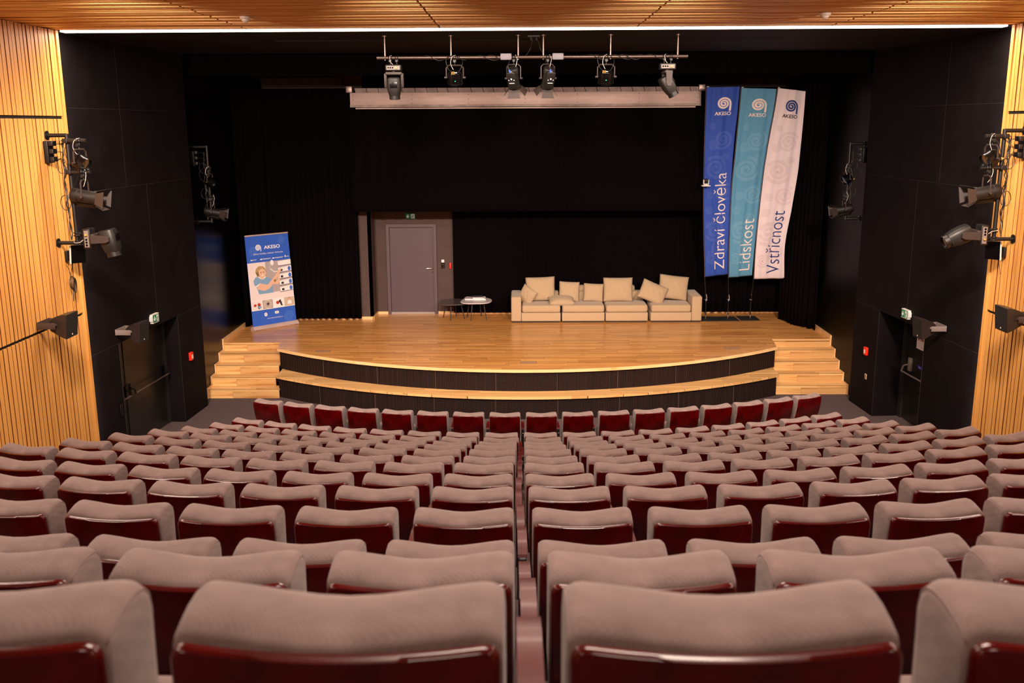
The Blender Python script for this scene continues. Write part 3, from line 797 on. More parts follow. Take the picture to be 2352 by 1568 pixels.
def par_can(name, label, M0, pan, tilt, group, scale=1.0):
    root = thing(name, label, 'stage light', group=group); root.matrix_world = M0 @ Matrix.Scale(.9, 4)
    clamp(root)
    Mp = RZ(pan); yoke_u(root, .27*scale, .19*scale, -.12, Mp)
    Mh = Mp @ T(0, 0, -.12-.19*scale) @ RX(tilt) @ Matrix.Scale(scale, 4)
    h = MB().lathe([(0, .10), (.085, .10), (.105, .085), (.118, .04), (.12, -.06), (.128, -.065), (.128, -.1), (.118, -.1), (.114, -.07), (0, -.07)], 28, M=Mh).build('housing', 'gloss_black', root)
    MB().rbox(-.06, .06, -.11, -.02, .085, .115, .008, Mh).build('rear_box', 'gloss_black', h)
    MB().lathe([(0, -.068), (.112, -.068), (.112, -.072), (0, -.08)], 24, M=Mh).build('lens', 'lens_glass', h)
    MB().box(-.03, .03, -.07, -.035, .115, .117, Mh).build('rating_label', 'label_white', h, smooth=0)
    MB().lathe([(0, 0), (.008, 0), (.006, .004), (0, .005)], 10, M=Mh @ T(0, -.117, 0) @ RX(PI/2)).build('status_light', 'green_led', h)
    cn = MB(); cn.cyl((-.05, -.09, .1), (-.05, -.09, .15), .013, 10, M=Mh); cn.cyl((-.02, -.09, .1), (-.02, -.09, .15), .013, 10, M=Mh)
    cn.build('power_plugs', 'connector_gold', h)
    cable(root, [(.02, 0, .04), (-.04, -.05, .0), (-.06, -.06, -.1), (-.02, -.05, -.19)], .004, 'cable_white', 'safety_cable')
    e = Mh @ Vector((-.05, -.09, .15)); f = Mh @ Vector((-.02, -.09, .15))
    cable(root, [tuple(e), (e.x-.06, e.y-.03, e.z+.05), (e.x-.09, e.y, e.z+.2), (-.03, 0, .03)], .005, 'cable_black', 'power_cable')
    cable(root, [tuple(f), (f.x+.08, f.y-.05, f.z+.0), (f.x+.14, f.y, f.z+.15), (.05, 0, .03)], .004, 'cable_black', 'data_cable')
    return root
def fresnel(name, label, M0, pan, tilt, group, roll=0, doors=((0, .7), (PI/2, .5), (PI, .7), (-PI/2, .5)), scale=1.0):
    root = thing(name, label, 'stage light', group=group); root.matrix_world = M0 @ Matrix.Scale(.84, 4)
    clamp(root)
    Mp = RZ(pan); yh = .23*scale
    yoke_u(root, .24*scale, yh, -.12, Mp, 'fixture_grey')
    Mh = Mp @ T(0, 0, -.12-yh) @ RX(tilt) @ Matrix.Scale(scale, 4)
    Mb = Mh @ RZ(PI+roll)
    h = MB().lathe([(0, .19), (.088, .19), (.098, .17), (.098, .1), (.09, .09), (.09, -.12), (.1, -.125), (.1, -.16), (.085, -.16), (.08, -.13), (0, -.13)], 24, M=Mh).build('housing', 'fixture', root)
    MB().rbox(-.075, .075, .075, .155, -.13, .17, .008, Mb).build('electronics_box', 'fixture', h)
    dp = MB(); dp.box(-.03, .03, .155, .157, .0, .03, Mb); dp.build('display', 'lens_glass', h, smooth=0)
    lb = MB(); lb.lathe([(0, 0), (.014, 0), (.014, .002), (0, .002)], 16, M=Mb @ T(0, .155, .06) @ RX(-PI/2)); lb.box(-.045, .045, .155, .157, -.02, -.01, Mb).box(-.05, -.04, .155, .157, .03, .05, Mb).box(.04, .05, .155, .157, .03, .05, Mb)
    lb.build('control_print', 'label_white', h, smooth=0)
    MB().box(-.02, .02, .1, .118, .17, .172, Mb).build('rating_label', 'label_white', h, smooth=0)
    MB().cyl((.02, .125, .165), (.02, .125, .215), .014, 10, M=Mb).build('blue_plug', 'connector_blue', h)
    MB().cyl((-.025, .125, .165), (-.025, .125, .195), .012, 10, M=Mb).build('data_plug', 'chrome', h)
    MB().lathe([(0, -.125), (.05, -.135), (.084, -.13)], 24, M=Mh).build('lens', 'lens_glass', h)
    fr = MB(); fr.lathe([(.09, -.16), (.105, -.16), (.105, -.175), (.09, -.175), (.09, -.16)], 24, M=Mh); bd = fr.build('barn_door_frame', 'metal_black', h)
    for a, op in doors:
        Md = Mh @ RZ(a) @ T(.098, 0, -.17) @ RY(-op)
        MB().prism([(-.075, 0), (.075, 0), (.115, -.14), (-.115, -.14)], -.002, .002, 'x', Md).build('barn_door', 'fixture_grey', bd, smooth=0)
    e = Mb @ Vector((.02, .125, .215))
    cable(root, [tuple(e), (e.x-.03, e.y+.03, e.z+.08), (e.x*.5-.05, e.y*.5, e.z*.5), (-.04, 0, .03)], .005, 'cable_black', 'power_cable')
    cable(root, [(.03, 0, .04), (.06, -.04, -.03), (.04, -.05, -.14), (.0, -.03, -.22)], .004, 'cable_white', 'safety_cable')
    return root

# ---- hanging pipe with six drop rods
PY, PZ = 14.5, 6.18
t = thing('lighting_pipe', 'long steel lighting pipe hanging from six rods below the black ceiling', 'lighting pipe', (.18, PY, PZ))
MB().cyl((-2.23, 0, 0), (2.24, 0, 0), .024, 20).build('pipe', 'pipe_steel', t)
for xx in (-1.93, -.98, -.015, .346, 1.31, 2.273):
    MB().cyl((xx-.18, 0, .0), (xx-.18, 0, ZC-PZ-.01), .012, 12).lathe([(.035, 0), (.035, -.012), (.0, -.012)], 16, M=T(xx-.18, 0, ZC-PZ)).cyl((xx-.18, 0, -.02), (xx-.18, 0, -.035), .008, 8).build('drop_rod', 'steel', t)
rn = random.Random(11)
for a, c in ((-1.6, -.95), (-.85, -.4), (-.7, -.35), (.75, 1.05), (.8, 1.0), (1.2, 1.9), (1.1, 1.6)):
    pts = []; n = int((c-a)/.05)
    for i in range(n+1):
        x_ = a+(c-a)*i/n; ph = i*.85+rn.random()*.3
        pts.append((x_, .034*math.cos(ph), .034*math.sin(ph)-.006))
    cable(t, pts, .005, 'cable_black', 'wrapped_cable')
for p in ([(-.1, 0, -.0), (-.02, .05, .12), (.0, .0, .2), (.02, 0, .29)], [(.2, 0, 0), (.13, .0, .1), (.1, .02, .2), (.06, 0, .28)]):
    cable(t, p, .004, 'cable_black', 'feed_cable')
for xx, lb in ((-.19, 'left'), (.555, 'right')):
    q = thing('junction_box', 'small grey junction box on the hanging pipe, the %s one of two' % lb, 'junction box', (xx, PY-.045, PZ+.005))
    MB().rbox(-.08, .08, -.02, .02, -.045, .045, .006).build('box', 'junction_grey', q)
    sc_ = MB()
    for sx in (-1, 1):
        for sz in (-1, 1): sc_.cyl((sx*.07, -.02, sz*.035), (sx*.07, -.025, sz*.035), .006, 8)
    sc_.build('cover_screws', 'metal_black', q)
q = thing('ceiling_socket', 'small double socket on the black ceiling above the hanging pipe', 'socket', (.21, PY, ZC))
MB().rbox(-.09, .09, -.03, .03, -.03, 0, .006).build('socket_plate', 'metal_black', q)
MB().cyl((-.04, 0, -.03), (-.04, 0, -.07), .014, 10).cyl((.04, 0, -.03), (.04, 0, -.07), .014, 10).build('plugs', 'metal_black', q)

G1 = 'stage lights on the hanging pipe'
moving_head('moving_head_light', 'grey moving head light at the left end of the hanging pipe', T(-1.81, PY, PZ), 0, .12, G1)
par_can('par_light', 'round black par light on the hanging pipe, nearest the left moving head', T(-.93, PY, PZ), .1, .55, G1)
fresnel('barn_door_spotlight', 'black spotlight with barn doors under the left junction box', T(-.08, PY, PZ), -.25, .5, G1)
fresnel('barn_door_spotlight', 'black spotlight with barn doors left of the right junction box', T(.41, PY, PZ), .3, .5, G1)
par_can('par_light', 'round black par light on the hanging pipe, nearest the right moving head', T(1.25, PY, PZ), -.05, .5, G1)
moving_head('moving_head_light', 'grey moving head light tilted at the right end of the hanging pipe', T(2.13, PY, PZ), PI/2+.1, -.55, G1)

# ---- wall ladders with side lights
def ladder(side, X, Yp, z0, z1, reach, label, arms, box=True):
    """vertical pipe held off the wall by two braces; arms = heights of short outriggers"""
    sg = 1 if side == 'left' else -1
    root = thing('side_lighting_bar', label, 'lighting bar', (X, Yp, z0))
    px = sg*reach; Hh = z1-z0
    MB().cyl((px, 0, -.02), (px, 0, Hh+.02), .026, 16).build('pipe', 'metal_black', root)
    for zz in (0, Hh):
        MB().cyl((0, 0, zz), (px, 0, zz), .026, 16).lathe([(.0, .012), (.06, .012), (.06, 0), (0, 0)], 20, M=T(0, 0, zz) @ RY(sg*PI/2)).build('wall_brace', 'metal_black', root)
    for zz, ln in arms:
        b = MB().cyl((px, -.05, zz), (px+sg*ln, -.05, zz), .025, 16)
        b.rbox(px-.035, px+.035, -.08, .035, zz-.03, zz+.03, .008)
        b.tube([(px-sg*.08, 0, zz), (px-sg*.03, 0, zz)], .008, 6)
        b.build('outrigger', 'metal_black', root)
    rn = random.Random(int(X*10))
    for k in range(3):
        pts = []
        n = 16
        for i in range(n+1):
            h = Hh*(.93-.9*i/n); pts.append((px-sg*(.04+.03*rn.random())+rn.uniform(-.012, .012), -.03+rn.uniform(-.03, .02), h))
        cable(root, pts, .006, 'cable_black', 'bundled_cable')
    for zc_ in (Hh*.72, Hh*.38):
        lp = [(px-sg*(.09+.07*math.cos(a)), -.02, zc_+.1*math.sin(a)) for a in [2*PI*i/10 for i in range(10)]]
        MB().tube(lp, .005, 6, closed=True).build('cable_loop', 'cable_black', root)
    if box:
        # outlet box on the wall
        bx = thing('outlet_box', 'black three-way outlet box on the %s wooden wall beside the lighting bar' % side if X in (XWL, XWR) else 'small outlet box on the %s stage side wall' % side, 'outlet box', (X, Yp-.05, z0+Hh*.85))
        a, c = (0, .06) if sg > 0 else (-.06, 0)
        MB().rbox(a, c, -.08, .08, -.14, .14, .008).build('housing', 'metal_black', bx)
        for i in range(3):
            a2, c2 = (.06, .12) if sg > 0 else (-.12, -.06)
            MB().rbox(a2, c2, -.07, .05, .075-.1*i, .14-.1*i, .01).build('socket', 'metal_black', bx)
            cable(bx, [(sg*.12, -.0, .1-.1*i), (sg*.2, -.02, .1-.1*i), (sg*(reach-.02), -.03, .06-.1*i)], .005, 'cable_black', 'plug_cable')
    return root
XWL, XWR = -6.15, 6.52
for side, X in (('left', XWL), ('right', XWR)):
    sg = 1 if side == 'left' else -1
    ladder(side, X, 12.85, 3.73, 5.13, .26, 'black lighting bar braced off the %s wooden wall' % side, ((1.33, .27), (.93, .29)))
    bx = X+sg*.26
    G = 'stage lights on the %s wooden wall bar' % side
    # fixtures look across and down toward the stage: local -Z down, local optical axis turned to +X by tilt with pan
    pan = PI/2*sg
    par_can('par_light', 'glossy black par light at the top of the %s wooden wall bar' % side, T(bx+sg*.17, 12.80, 5.06), -sg*(PI/2+.25), 1.0, G)
    fresnel('barn_door_spotlight', 'black spotlight with open barn doors in the middle of the %s wooden wall bar' % side, T(bx+sg*.19, 12.80, 4.66), -sg*(PI/2-.0), 1.42, G, -sg*.85, doors=((0, .3), (PI/2, .35), (PI, .3), (-PI/2, .35)), scale=1.12)
    # moving head mounted sideways at the bar's foot
    Mm = T(bx, 12.85, 3.79) @ RY(-sg*PI/2)
    moving_head('moving_head_light', 'large black moving head light at the foot of the %s wooden wall bar' % side, Mm @ Matrix.Scale(1.17, 4), PI/2, (1.35 if sg > 0 else -.45), G)
    # flat antenna on a bracket below
    t = thing('wireless_antenna', 'flat black antenna panel with white rim on the %s wooden wall' % side, 'antenna', (X, 13.05, 3.53))
    a, c = sorted((0, sg*.04)); MB().rbox(a, c, -.06, .06, -.07, .07, .006).build('wall_bracket', 'metal_black', t)
    MB().cyl((sg*.03, 0, 0), (sg*.14, -.02, .02), .018, 10).build('joint', 'metal_black', t)
    Mt = T(sg*.17, -.03, .03) @ RZ(-sg*.9) @ RY(sg*.25)
    MB().rbox(-.012, .012, -.10, .10, -.13, .13, .006, Mt).build('panel', 'gloss_black', t)
    MB().box(-.016, .016, -.104, -.09, -.13, .13, Mt).build('rim', 'label_white', t, smooth=0)
    cable(t, [(sg*.1, -.0, -.04), (sg*.06, -.02, -.18), (sg*.04, -.03, -.3)], .003, 'cable_black', 'antenna_cable')
t = thing('coiled_cable', 'coil of thin black cable hanging on the left wooden wall', 'cable', (-6.13, 13.02, 3.17))
for k in range(5):
    MB().tube([(.03+.01*k, .07*math.cos(a)*(1-.08*k), .085*math.sin(a)*(1+.05*k)-.01*k) for a in [2*PI*i/20 for i in range(20)]], .004, 6, closed=True).build('cable_turn', 'cable_black', t)
cable(t, [(.03, 0, .08), (.03, -.06, .2), (.02, -.09, .25)], .004); cable(t, [(.04, .0, -.08), (.05, -.04, -.16), (.05, -.05, -.25)], .005)

# ladders on the stage sides
XSL, XSR = -6.17, 6.47
for side, X in (('left', XSL), ('right', XSR)):
    sg = 1 if side == 'left' else -1
    ladder(side, X, 18.6, 3.45, 4.85, .27, 'grey lighting bar on the %s side wall of the stage' % side, ((1.0, .03), (.42, .03)))
    bx = X+sg*.27; G = 'stage lights on the %s stage side bar' % side
    par_can('par_light', 'small grey par light on the %s stage side bar' % side, T(bx+sg*.05, 18.5, 4.46), -sg*(PI/2+.2), 1.0, G, .85)
    fresnel('barn_door_spotlight', 'grey spotlight with barn doors on the %s stage side bar' % side, T(bx+sg*.07, 18.5, 3.93), -sg*(PI/2), 1.4, G, -sg*.85, doors=((0, .3), (PI/2, .35), (PI, .3), (-PI/2, .35)), scale=1.0)
t = thing('sensor', 'small black wall device with a red light on the left stage side wall', 'sensor', (-6.17, 18.2, 2.90))
MB().rbox(0, .05, -.05, .05, -.09, .09, .008).build('housing', 'metal_black', t)
MB().box(.0, .045, -.056, -.05, -.085, .085).build('side_plate', 'bracket_grey', t, smooth=0)
MB().box(.05, .053, -.03, .03, -.085, -.065).build('indicator', 'red_led', t, smooth=0)

# ---- loudspeakers
def speaker(label, X, Y, Z, sg, body, group, br='bracket_grey', yaw=0):
    root = thing('loudspeaker', label, 'speaker', (X, Y, Z), (0, 0, yaw), group=group)
    # profile in x(out of wall), z
    prof = [(.13, .09), (.19, .14), (.27, .17), (.35, .185), (.39, .185), (.36, -.13), (.27, -.10), (.19, -.06), (.13, -.03)]
    def fn(px, s2): return s2
    b = MB(); n = len(prof); vs = []
    for px, pz in prof:
        hw = .085+(px-.13)/.26*.08
        vs.append((sg*px, -hw, pz))
    for px, pz in prof:
        hw = .085+(px-.13)/.26*.08
        vs.append((sg*px, hw, pz))
    fs = [tuple(range(n)), tuple(range(n, 2*n))[::-1]]+[(i, (i+1) % n, n+(i+1) % n, n+i) for i in range(n)]
    b.add(vs, fs); h = b.build('cabinet', body, root, smooth=25)
    g = MB(); g.add([(sg*.396, -.16, .18), (sg*.396, .16, .18), (sg*.366, .155, -.125), (sg*.366, -.155, -.125), (sg*.388, -.16, .18), (sg*.388, .16, .18), (sg*.358, .155, -.125), (sg*.358, -.155, -.125)], [(0, 1, 2, 3), (7, 6, 5, 4), (0, 4, 5, 1), (1, 5, 6, 2), (2, 6, 7, 3), (3, 7, 4, 0)])
    g = g.build('grille', 'speaker_grille', root, smooth=0)
    MB().lathe([(0, 0), (.011, 0), (.011, .002), (0, .002)], 14, M=T(sg*.370, -.0, -.09) @ RY(sg*PI/2)).build('badge', 'label_white', g)
    b = MB(); a, c = sorted((0, sg*.012)); b.box(a, c, -.17, .17, -.0, .09)
    for sy in (-1, 1):
        a, c = sorted((0, sg*.24)); b.rbox(a, c, sy*.17-.004, sy*.17+.004, .005, .085, .003)
        b.cyl((sg*.22, sy*.10, .045), (sg*.22, sy*.18, .045), .022, 14)
    b.build('bracket', br, root)
    return root
GS = 'wall loudspeakers'
speaker('black wedge loudspeaker on the left wooden wall', -6.15, 12.2, 2.72, 1, 'speaker_body', GS, br='bracket_dark')
speaker('black wedge loudspeaker on the right wooden wall', 6.52, 12.2, 2.76, -1, 'speaker_body', GS, br='bracket_dark')
speaker('grey wedge loudspeaker on the left black wall near the double door', -6.196, 14.66, 2.11, 1, 'fixture_grey', GS, yaw=-.06)
speaker('grey wedge loudspeaker on the right black wall above the door notice', 6.554, 14.83, 2.09, -1, 'fixture_grey', GS, yaw=.06)

# ---- smoke detectors
for x, y, lb in ((-3.2, 11.87, 'left'), (3.56, 11.87, 'right')):
    t = thing('smoke_detector', 'white smoke detector on the %s part of the wooden ceiling' % lb, 'smoke detector', (x, y, ZC), group='smoke detectors on the wooden ceiling')
    MB().lathe([(.0, 0), (.065, 0), (.065, -.02), (.05, -.032), (.0, -.032)], 24).build('base', 'detector_white', t)
    MB().lathe([(.045, -.03), (.045, -.045), (.022, -.065), (0, -.068)], 24).build('sensor_head', 'detector_white', t)

# ================================================================== FLAGS
def interp(tab, z):
    """tab of (x, z) from top to bottom, smooth interpolation"""
    n = len(tab)
    if z >= tab[0][1]: return tab[0][0]
    if z <= tab[-1][1]: return tab[-1][0]
    for i in range(n-1):
        if tab[i][1] >= z >= tab[i+1][1]:
            k = (tab[i][1]-z)/(tab[i][1]-tab[i+1][1])
            a = tab[max(0, i-1)][0]; b_ = tab[i][0]; c = tab[i+1][0]; d = tab[min(n-1, i+2)][0]
            return .5*((2*b_)+(c-a)*k+(2*a-5*b_+4*c-d)*k*k+(3*b_-a-3*c+d)*k**3)
FL = {
 'blue': dict(L=[(4.086, 6.0), (4.089, 4.704), (4.117, 3.497), (4.161, 2.595), (4.211, 1.825)], R=[(4.811, 6.01), (4.729, 4.7), (4.706, 3.944), (4.708, 2.6), (4.719, 1.885)], y=21.86, base=(4.25, 21.86)),
 'teal': dict(L=[(4.822, 5.98), (4.755, 4.559), (4.712, 3.801), (4.714, 2.573), (4.732, 1.823)], R=[(5.576, 5.955), (5.452, 4.556), (5.389, 3.751), (5.307, 2.883), (5.25, 1.865)], y=21.78, base=(4.76, 21.86)),
 'pale': dict(L=[(5.595, 5.97), (5.423, 4.556), (5.346, 3.645), (5.293, 2.571), (5.283, 1.801)], R=[(6.191, 5.9), (6.137, 4.279), (6.029, 3.335), (5.933, 2.568), (5.955, 1.81)], y=21.70, base=(5.27, 21.86))}
def flag(kind, label, word, cloth, prt, ink, logo_ink, name_ink, ub, uh, v0, v1):
    D = FL[kind]; rn = random.Random(kind); ph = [rn.uniform(0, 6) for _ in range(8)]
    Lt, Rt, Y = D['L'], D['R'], D['y']
    def S(u, v, off=0):
        zt = Lt[0][1]*(1-u)+Rt[0][1]*u; zb = Lt[-1][1]*(1-u)+Rt[-1][1]*u
        z = zt+(zb-zt)*v
        xl = interp(Lt, Lt[0][1]+(Lt[-1][1]-Lt[0][1])*v); xr = interp(Rt, Rt[0][1]+(Rt[-1][1]-Rt[0][1])*v)
        bow = 1.3*(1-v)**.8; kk = (Y-bow)/Y
        xl *= kk; xr *= kk; z = 5.25+(z-5.25)*kk
        y = Y-bow-off
        g = .5-.5*math.cos(min(1, u*4)*PI)
        y += g*(.017*math.sin(7*u+3.2*v+ph[0])+.010*math.sin(16*u-5*v+ph[1]+1.5*math.sin(3*v+ph[5]))+.005*math.sin(27*u+7*v+ph[2]+math.sin(6*v)))
        y += .006*math.sin(38*(u*.35+v*.35)+ph[3])*(u)*(1-v*.5)
        return (xl+(xr-xl)*u, y, z)
    bx, by = D['base']
    root = thing('beach_flag', label, 'flag', (bx, by, .85), group='tall advertising flags on the stage')
    IM = T(-bx, -by, -.85)
    cl = MB().grid(lambda u, v: S(u, v), 60, 160, M=IM).build('flag_cloth', cloth, root, smooth=180)
    md = cl.modifiers.new('t', 'SOLIDIFY'); md.thickness = .002; md.offset = 1 if False else 0
    W = .66; Hh = 4.2
    OFF = .007
    def put(vs, fs, m_, name, cu, cv, sx, sz, rot=False, off=OFF):
        """vs in a plane; subdivided so that the print follows the cloth"""
        bm = bmesh.new(); V = [bm.verts.new((p[0], p[1], 0)) for p in vs]
        for f in fs:
            try: bm.faces.new([V[i] for i in f])
            except ValueError: pass
        for it in range(2):
            eds = [e for e in bm.edges if e.calc_length()*max(sx, sz) > .05]
            if eds: bmesh.ops.subdivide_edges(bm, edges=eds, cuts=1)
        bmesh.ops.triangulate(bm, faces=bm.faces[:])
        bm.verts.index_update(); out = []
        for v in bm.verts:
            a, c = v.co.x, v.co.y
            if rot: u, vv = cu-c*sx/W, cv-a*sz/Hh
            else: u, vv = cu+a*sx/W, cv-c*sz/Hh
            out.append(S(min(1, max(0, u)), min(1, max(0, vv)), off))
        b = MB().add(out, [[v.index for v in f.verts] for f in bm.faces], IM); bm.free()
        return b.build(name, m_, cl, smooth=180)
    vs, fs = spiral(2.4, .125); put(vs, fs, logo_ink, 'emblem', .54, .085, .31, .30, off=.008)
    vs, fs = text_fit('AKESO', 1, .23, offset=.018); put([(x_-.5, y_) for x_, y_ in vs], fs, name_ink, 'brand_text', .53, .145, .34, .34, off=.008)
    vs, fs = text_fit(word, 1, 1, offset=-.008); put(vs, fs, ink, 'word_text', ub, v1, uh*W, (v1-v0)*Hh, rot=True, off=.008)
    rr = random.Random(kind+'p')
    sp = [(.6, .27, .5), (.25, .2, .16), (.28, .3, .24), (.4, .42, .62), (.72, .36, .2), (.7, .55, .5), (.25, .56, .2), (.2, .64, .22), (.35, .75, .62), (.16, .72, .18), (.7, .68, .3), (.65, .85, .5), (.25, .9, .34)]
    bm_v, bm_f = [], []
    for cu, cv, s_ in sp:
        vs, fs = spiral(2.4, .12, False); n0 = len(bm_v)
        sgn = rr.choice((-1, 1)); ro = rr.uniform(0, 6)
        for a, c in vs:
            a2 = (a*math.cos(ro)-c*math.sin(ro))*sgn; c2 = a*math.sin(ro)+c*math.cos(ro)
            bm_v.append((a2*s_+cu*W, -(cv*Hh)+c2*s_))
        bm_f += [tuple(i+n0 for i in f) for f in fs]
    # keep inside the cloth
    keep = [f for f in bm_f if all(.03*W < bm_v[i][0] < .97*W for i in f)]
    put(bm_v, keep, prt, 'swirl_print', 0, 0, 1, 1, off=.005)
    # pole: base rod, bowed mast along the left edge, top arm
    xl0 = Lt[-1][0]-bx
    mast = [(0, 0, .02), (0, 0, .3), (xl0*.6, -(by-Y)*.4, .7)]
    for i in range(0, 13):
        v = 1-i/12; p = S(0, v); mast.append((p[0]-bx-.012, p[1]-by, p[2]-.85))
    b = MB().tube(mast[:4], .011, 10); b.build('lower_pole', 'metal_black', root)
    MB().tube(mast[2:], .008, 8).build('mast', 'steel', root)
    tp = [S(u, 0) for u in (0, .03, .06)]
    MB().tube([(p[0]-bx, p[1]-by, p[2]-.85+.012) for p in tp], .008, 8).build('top_arm', 'label_white', root)
    tie = MB().tube([(0, -.014, .58), (.012, -.02, .5), (-.004, -.018, .42)], .006, 6).tube([(-.03, -.01, .46), (.03, -.015, .45)], .005, 6)
    tie.build('tension_cord', 'cable_white', root)
    MB().cyl((0, 0, .0), (0, 0, .1), .014, 12).build('spigot', 'chrome', root)
    return root
flag('blue', 'dark blue AKESO flag with Zdraví člověka, leftmost of three', 'Zdraví člověka', 'flag_blue', 'flag_blue_print', 'flag_white_ink', 'flag_white_ink', 'flag_white_ink', .82, .47, .445, .965)
flag('teal', 'teal AKESO flag with Lidskost, middle of three', 'Lidskost', 'flag_teal', 'flag_teal_print', 'flag_white_ink', 'flag_white_ink', 'flag_white_ink', .86, .46, .685, .965)
flag('pale', 'pale pink-white AKESO flag with Vstřícnost, rightmost of three', 'Vstřícnost', 'flag_pale', 'flag_pale_print', 'flag_navy_ink', 'flag_navy_ink', 'flag_black_ink', .82, .48, .63, .97)
for (bx, by), lb in zip(((4.32, 21.87), (4.76, 21.88), (5.24, 21.92)), ('dark blue', 'teal', 'pale')):
    t = thing('flag_base_plate', 'square black base plate under the %s flag' % lb, 'base plate', (bx, by, .85), (0, 0, .02), group='base plates of the flags')
    MB().rbox(-.22, .22, -.25, .25, .0, .014, .004, RZ(0)).build('plate', 'mat_black', t)
# ---- PTZ camera on the curtain edge
t = thing('ptz_camera', 'small white dome camera on a bracket left of the dark blue flag', 'camera', (3.955, 20.85, 3.93))
MB().rbox(-.09, .09, -.05, .1, 0, .022, .006).build('shelf', 'label_white', t)
MB().box(-.012, .012, .1, .55, .0, .015).build('support_arm', 'metal_black', t, smooth=0)
MB().lathe([(.06, .022), (.062, .05), (.05, .06), (0, .06)], 20).build('base', 'label_white', t)
MB().rbox(-.062, -.042, -.03, .03, .05, .14, .006).rbox(.042, .062, -.03, .03, .05, .14, .006).build('arm', 'label_white', t)
MB().lathe([(0, -.05), (.035, -.04), (.048, -.015), (.05, .015), (.035, .04), (0, .05)], 20, M=T(0, 0, .115) @ RX(PI/2)).build('camera_head', 'metal_black', t)
MB().lathe([(0, 0), (.024, 0), (.026, .012), (0, .014)], 16, M=T(0, -.045, .115) @ RX(PI/2)).build('lens', 'lens_glass', t)

# ================================================================== ROLL-UP BANNER
bl, br_ = Vector((-5.86, 20.74, .85)), Vector((-5.06, 21.55, .85))
dv = (br_-bl); wB = dv.length; mid = (bl+br_)/2
# the banner stands turned; its foot runs between the two floor points
ang = math.atan2(dv.y, dv.x)
WB = wB-.04; HB = 2.07
t = thing('rollup_banner', 'blue AKESO roll-up banner with a photo of a smiling woman', 'banner', tuple(mid), (0, 0, ang))
MB().prism([(-.07, .0), (.07, .0), (.085, .02), (.03, .085), (-.03, .085), (-.085, .02)], -wB/2, wB/2, 'x').build('cassette', 'alu_box', t)
MB().box(-wB/2+.05, -wB/2+.1, -.1, .1, -.002, .004).box(wB/2-.1, wB/2-.05, -.1, .1, -.002, .004).build('foot', 'steel', t, smooth=0)
MB().cyl((0, .05, .08), (0, .04, HB+.02), .009, 10).build('support_pole', 'steel', t)
LEAN = -.07
MB().rbox(-WB/2+LEAN, WB/2+LEAN-.03, -.014, .012, HB-.012, HB+.018, .005).build('top_rail', 'alu_box', t)
# content in (x, z) with x -0.5..0.5 of the width and z 0..1 of the height
def bp(x_, z_, layer): return (x_*WB*(1-.035*z_)+(LEAN-.015)*z_, -.002-layer*.0012, .08+z_*(HB-.09))
def sheet(polys, m_, name, layer, parent):
    b = MB()
    for pl in polys:
        vs = [bp(x_, z_, layer) for x_, z_ in pl]; b.add(vs, [tuple(range(len(vs)))])
    return b.build(name, m_, parent, smooth=0)
def rect(x0, x1, z0, z1): return [(x0, z0), (x1, z0), (x1, z1), (x0, z1)]
def ell(cx, cz, rx, rz, n=24, rot=0):
    out = []
    for i in range(n):
        a = 2*PI*i/n; x_, z_ = rx*math.cos(a), .62*rz*math.sin(a)*HB/WB
        xr = x_*math.cos(rot)-z_*math.sin(rot); zr = x_*math.sin(rot)+z_*math.cos(rot)
        out.append((cx+xr, cz+zr*WB/HB))
    return out
shb = MB().prism([(-WB/2, .08), (WB/2, .08), (WB/2+LEAN-.03, HB-.01), (-WB/2+LEAN, HB-.01)], -.0015, .0015, 'y').build('printed_sheet', 'banner_blue', t, smooth=0)
def emb(cx, cz, s_, m_, layer, tail=True, name='emblem', wd=.12):
    vs, fs = spiral(2.4, wd, tail); MB().add([bp(cx+a*s_/WB, cz+c*s_/(HB-.09), layer) for a, c in vs], fs).build(name, m_, shb, smooth=0)
def btext(body, x0, x1, z0, h, m_, layer=2, name='printed_text', off=0):
    vs, fs = text_fit(body, 1, 1, offset=off); MB().add([bp(x0+a*(x1-x0), z0+c*h, layer) for a, c in vs], fs).build(name, m_, shb, smooth=0)
emb(.33, .93, .2, 'banner_blue_print', 1, False, 'swirl_print'); emb(-.34, .83, .24, 'banner_blue_print', 1, False, 'swirl_print'); emb(.33, .06, .28, 'banner_blue_print', 1, False, 'swirl_print')
emb(-.225, .868, .155, 'banner_white', 2, wd=.12)
btext('AKESO', -.09, .285, .848, .038, 'banner_white', off=.02, name='brand_text')
btext('Zdraví člověka. Lidskost. Vstřícnost.', -.34, .35, .793, .018, 'banner_white')
for x0, x1 in ((-.42, -.28), (-.2, .05), (.08, .34)):
    sheet([rect(x0, x0+.05, .733, .744)], 'banner_white', 'sponsor_mark', 2, shb)
    sheet([rect(x0+.06, x1, .741, .744), rect(x0+.06, x1-.02, .735, .738)], 'banner_white', 'sponsor_text', 2, shb)
sheet([ell(.385, .747, .014, .02, 16)], 'banner_white', 'sponsor_mark', 2, shb); sheet([rect(.41, .475, .739, .744)], 'banner_white', 'sponsor_text', 2, shb)
# main photograph
PH0, PH1 = .287, .708
ph = sheet([rect(-.5, .5, PH0, PH1)], 'banner_bg', 'photo_background', 2, shb)
sheet([rect(-.1, .5, .36, PH1)], 'banner_grey', 'wall_panel', 3, shb)
sheet([rect(-.5, .5, .30, .352)], 'banner_bg', 'worktop', 3, shb)
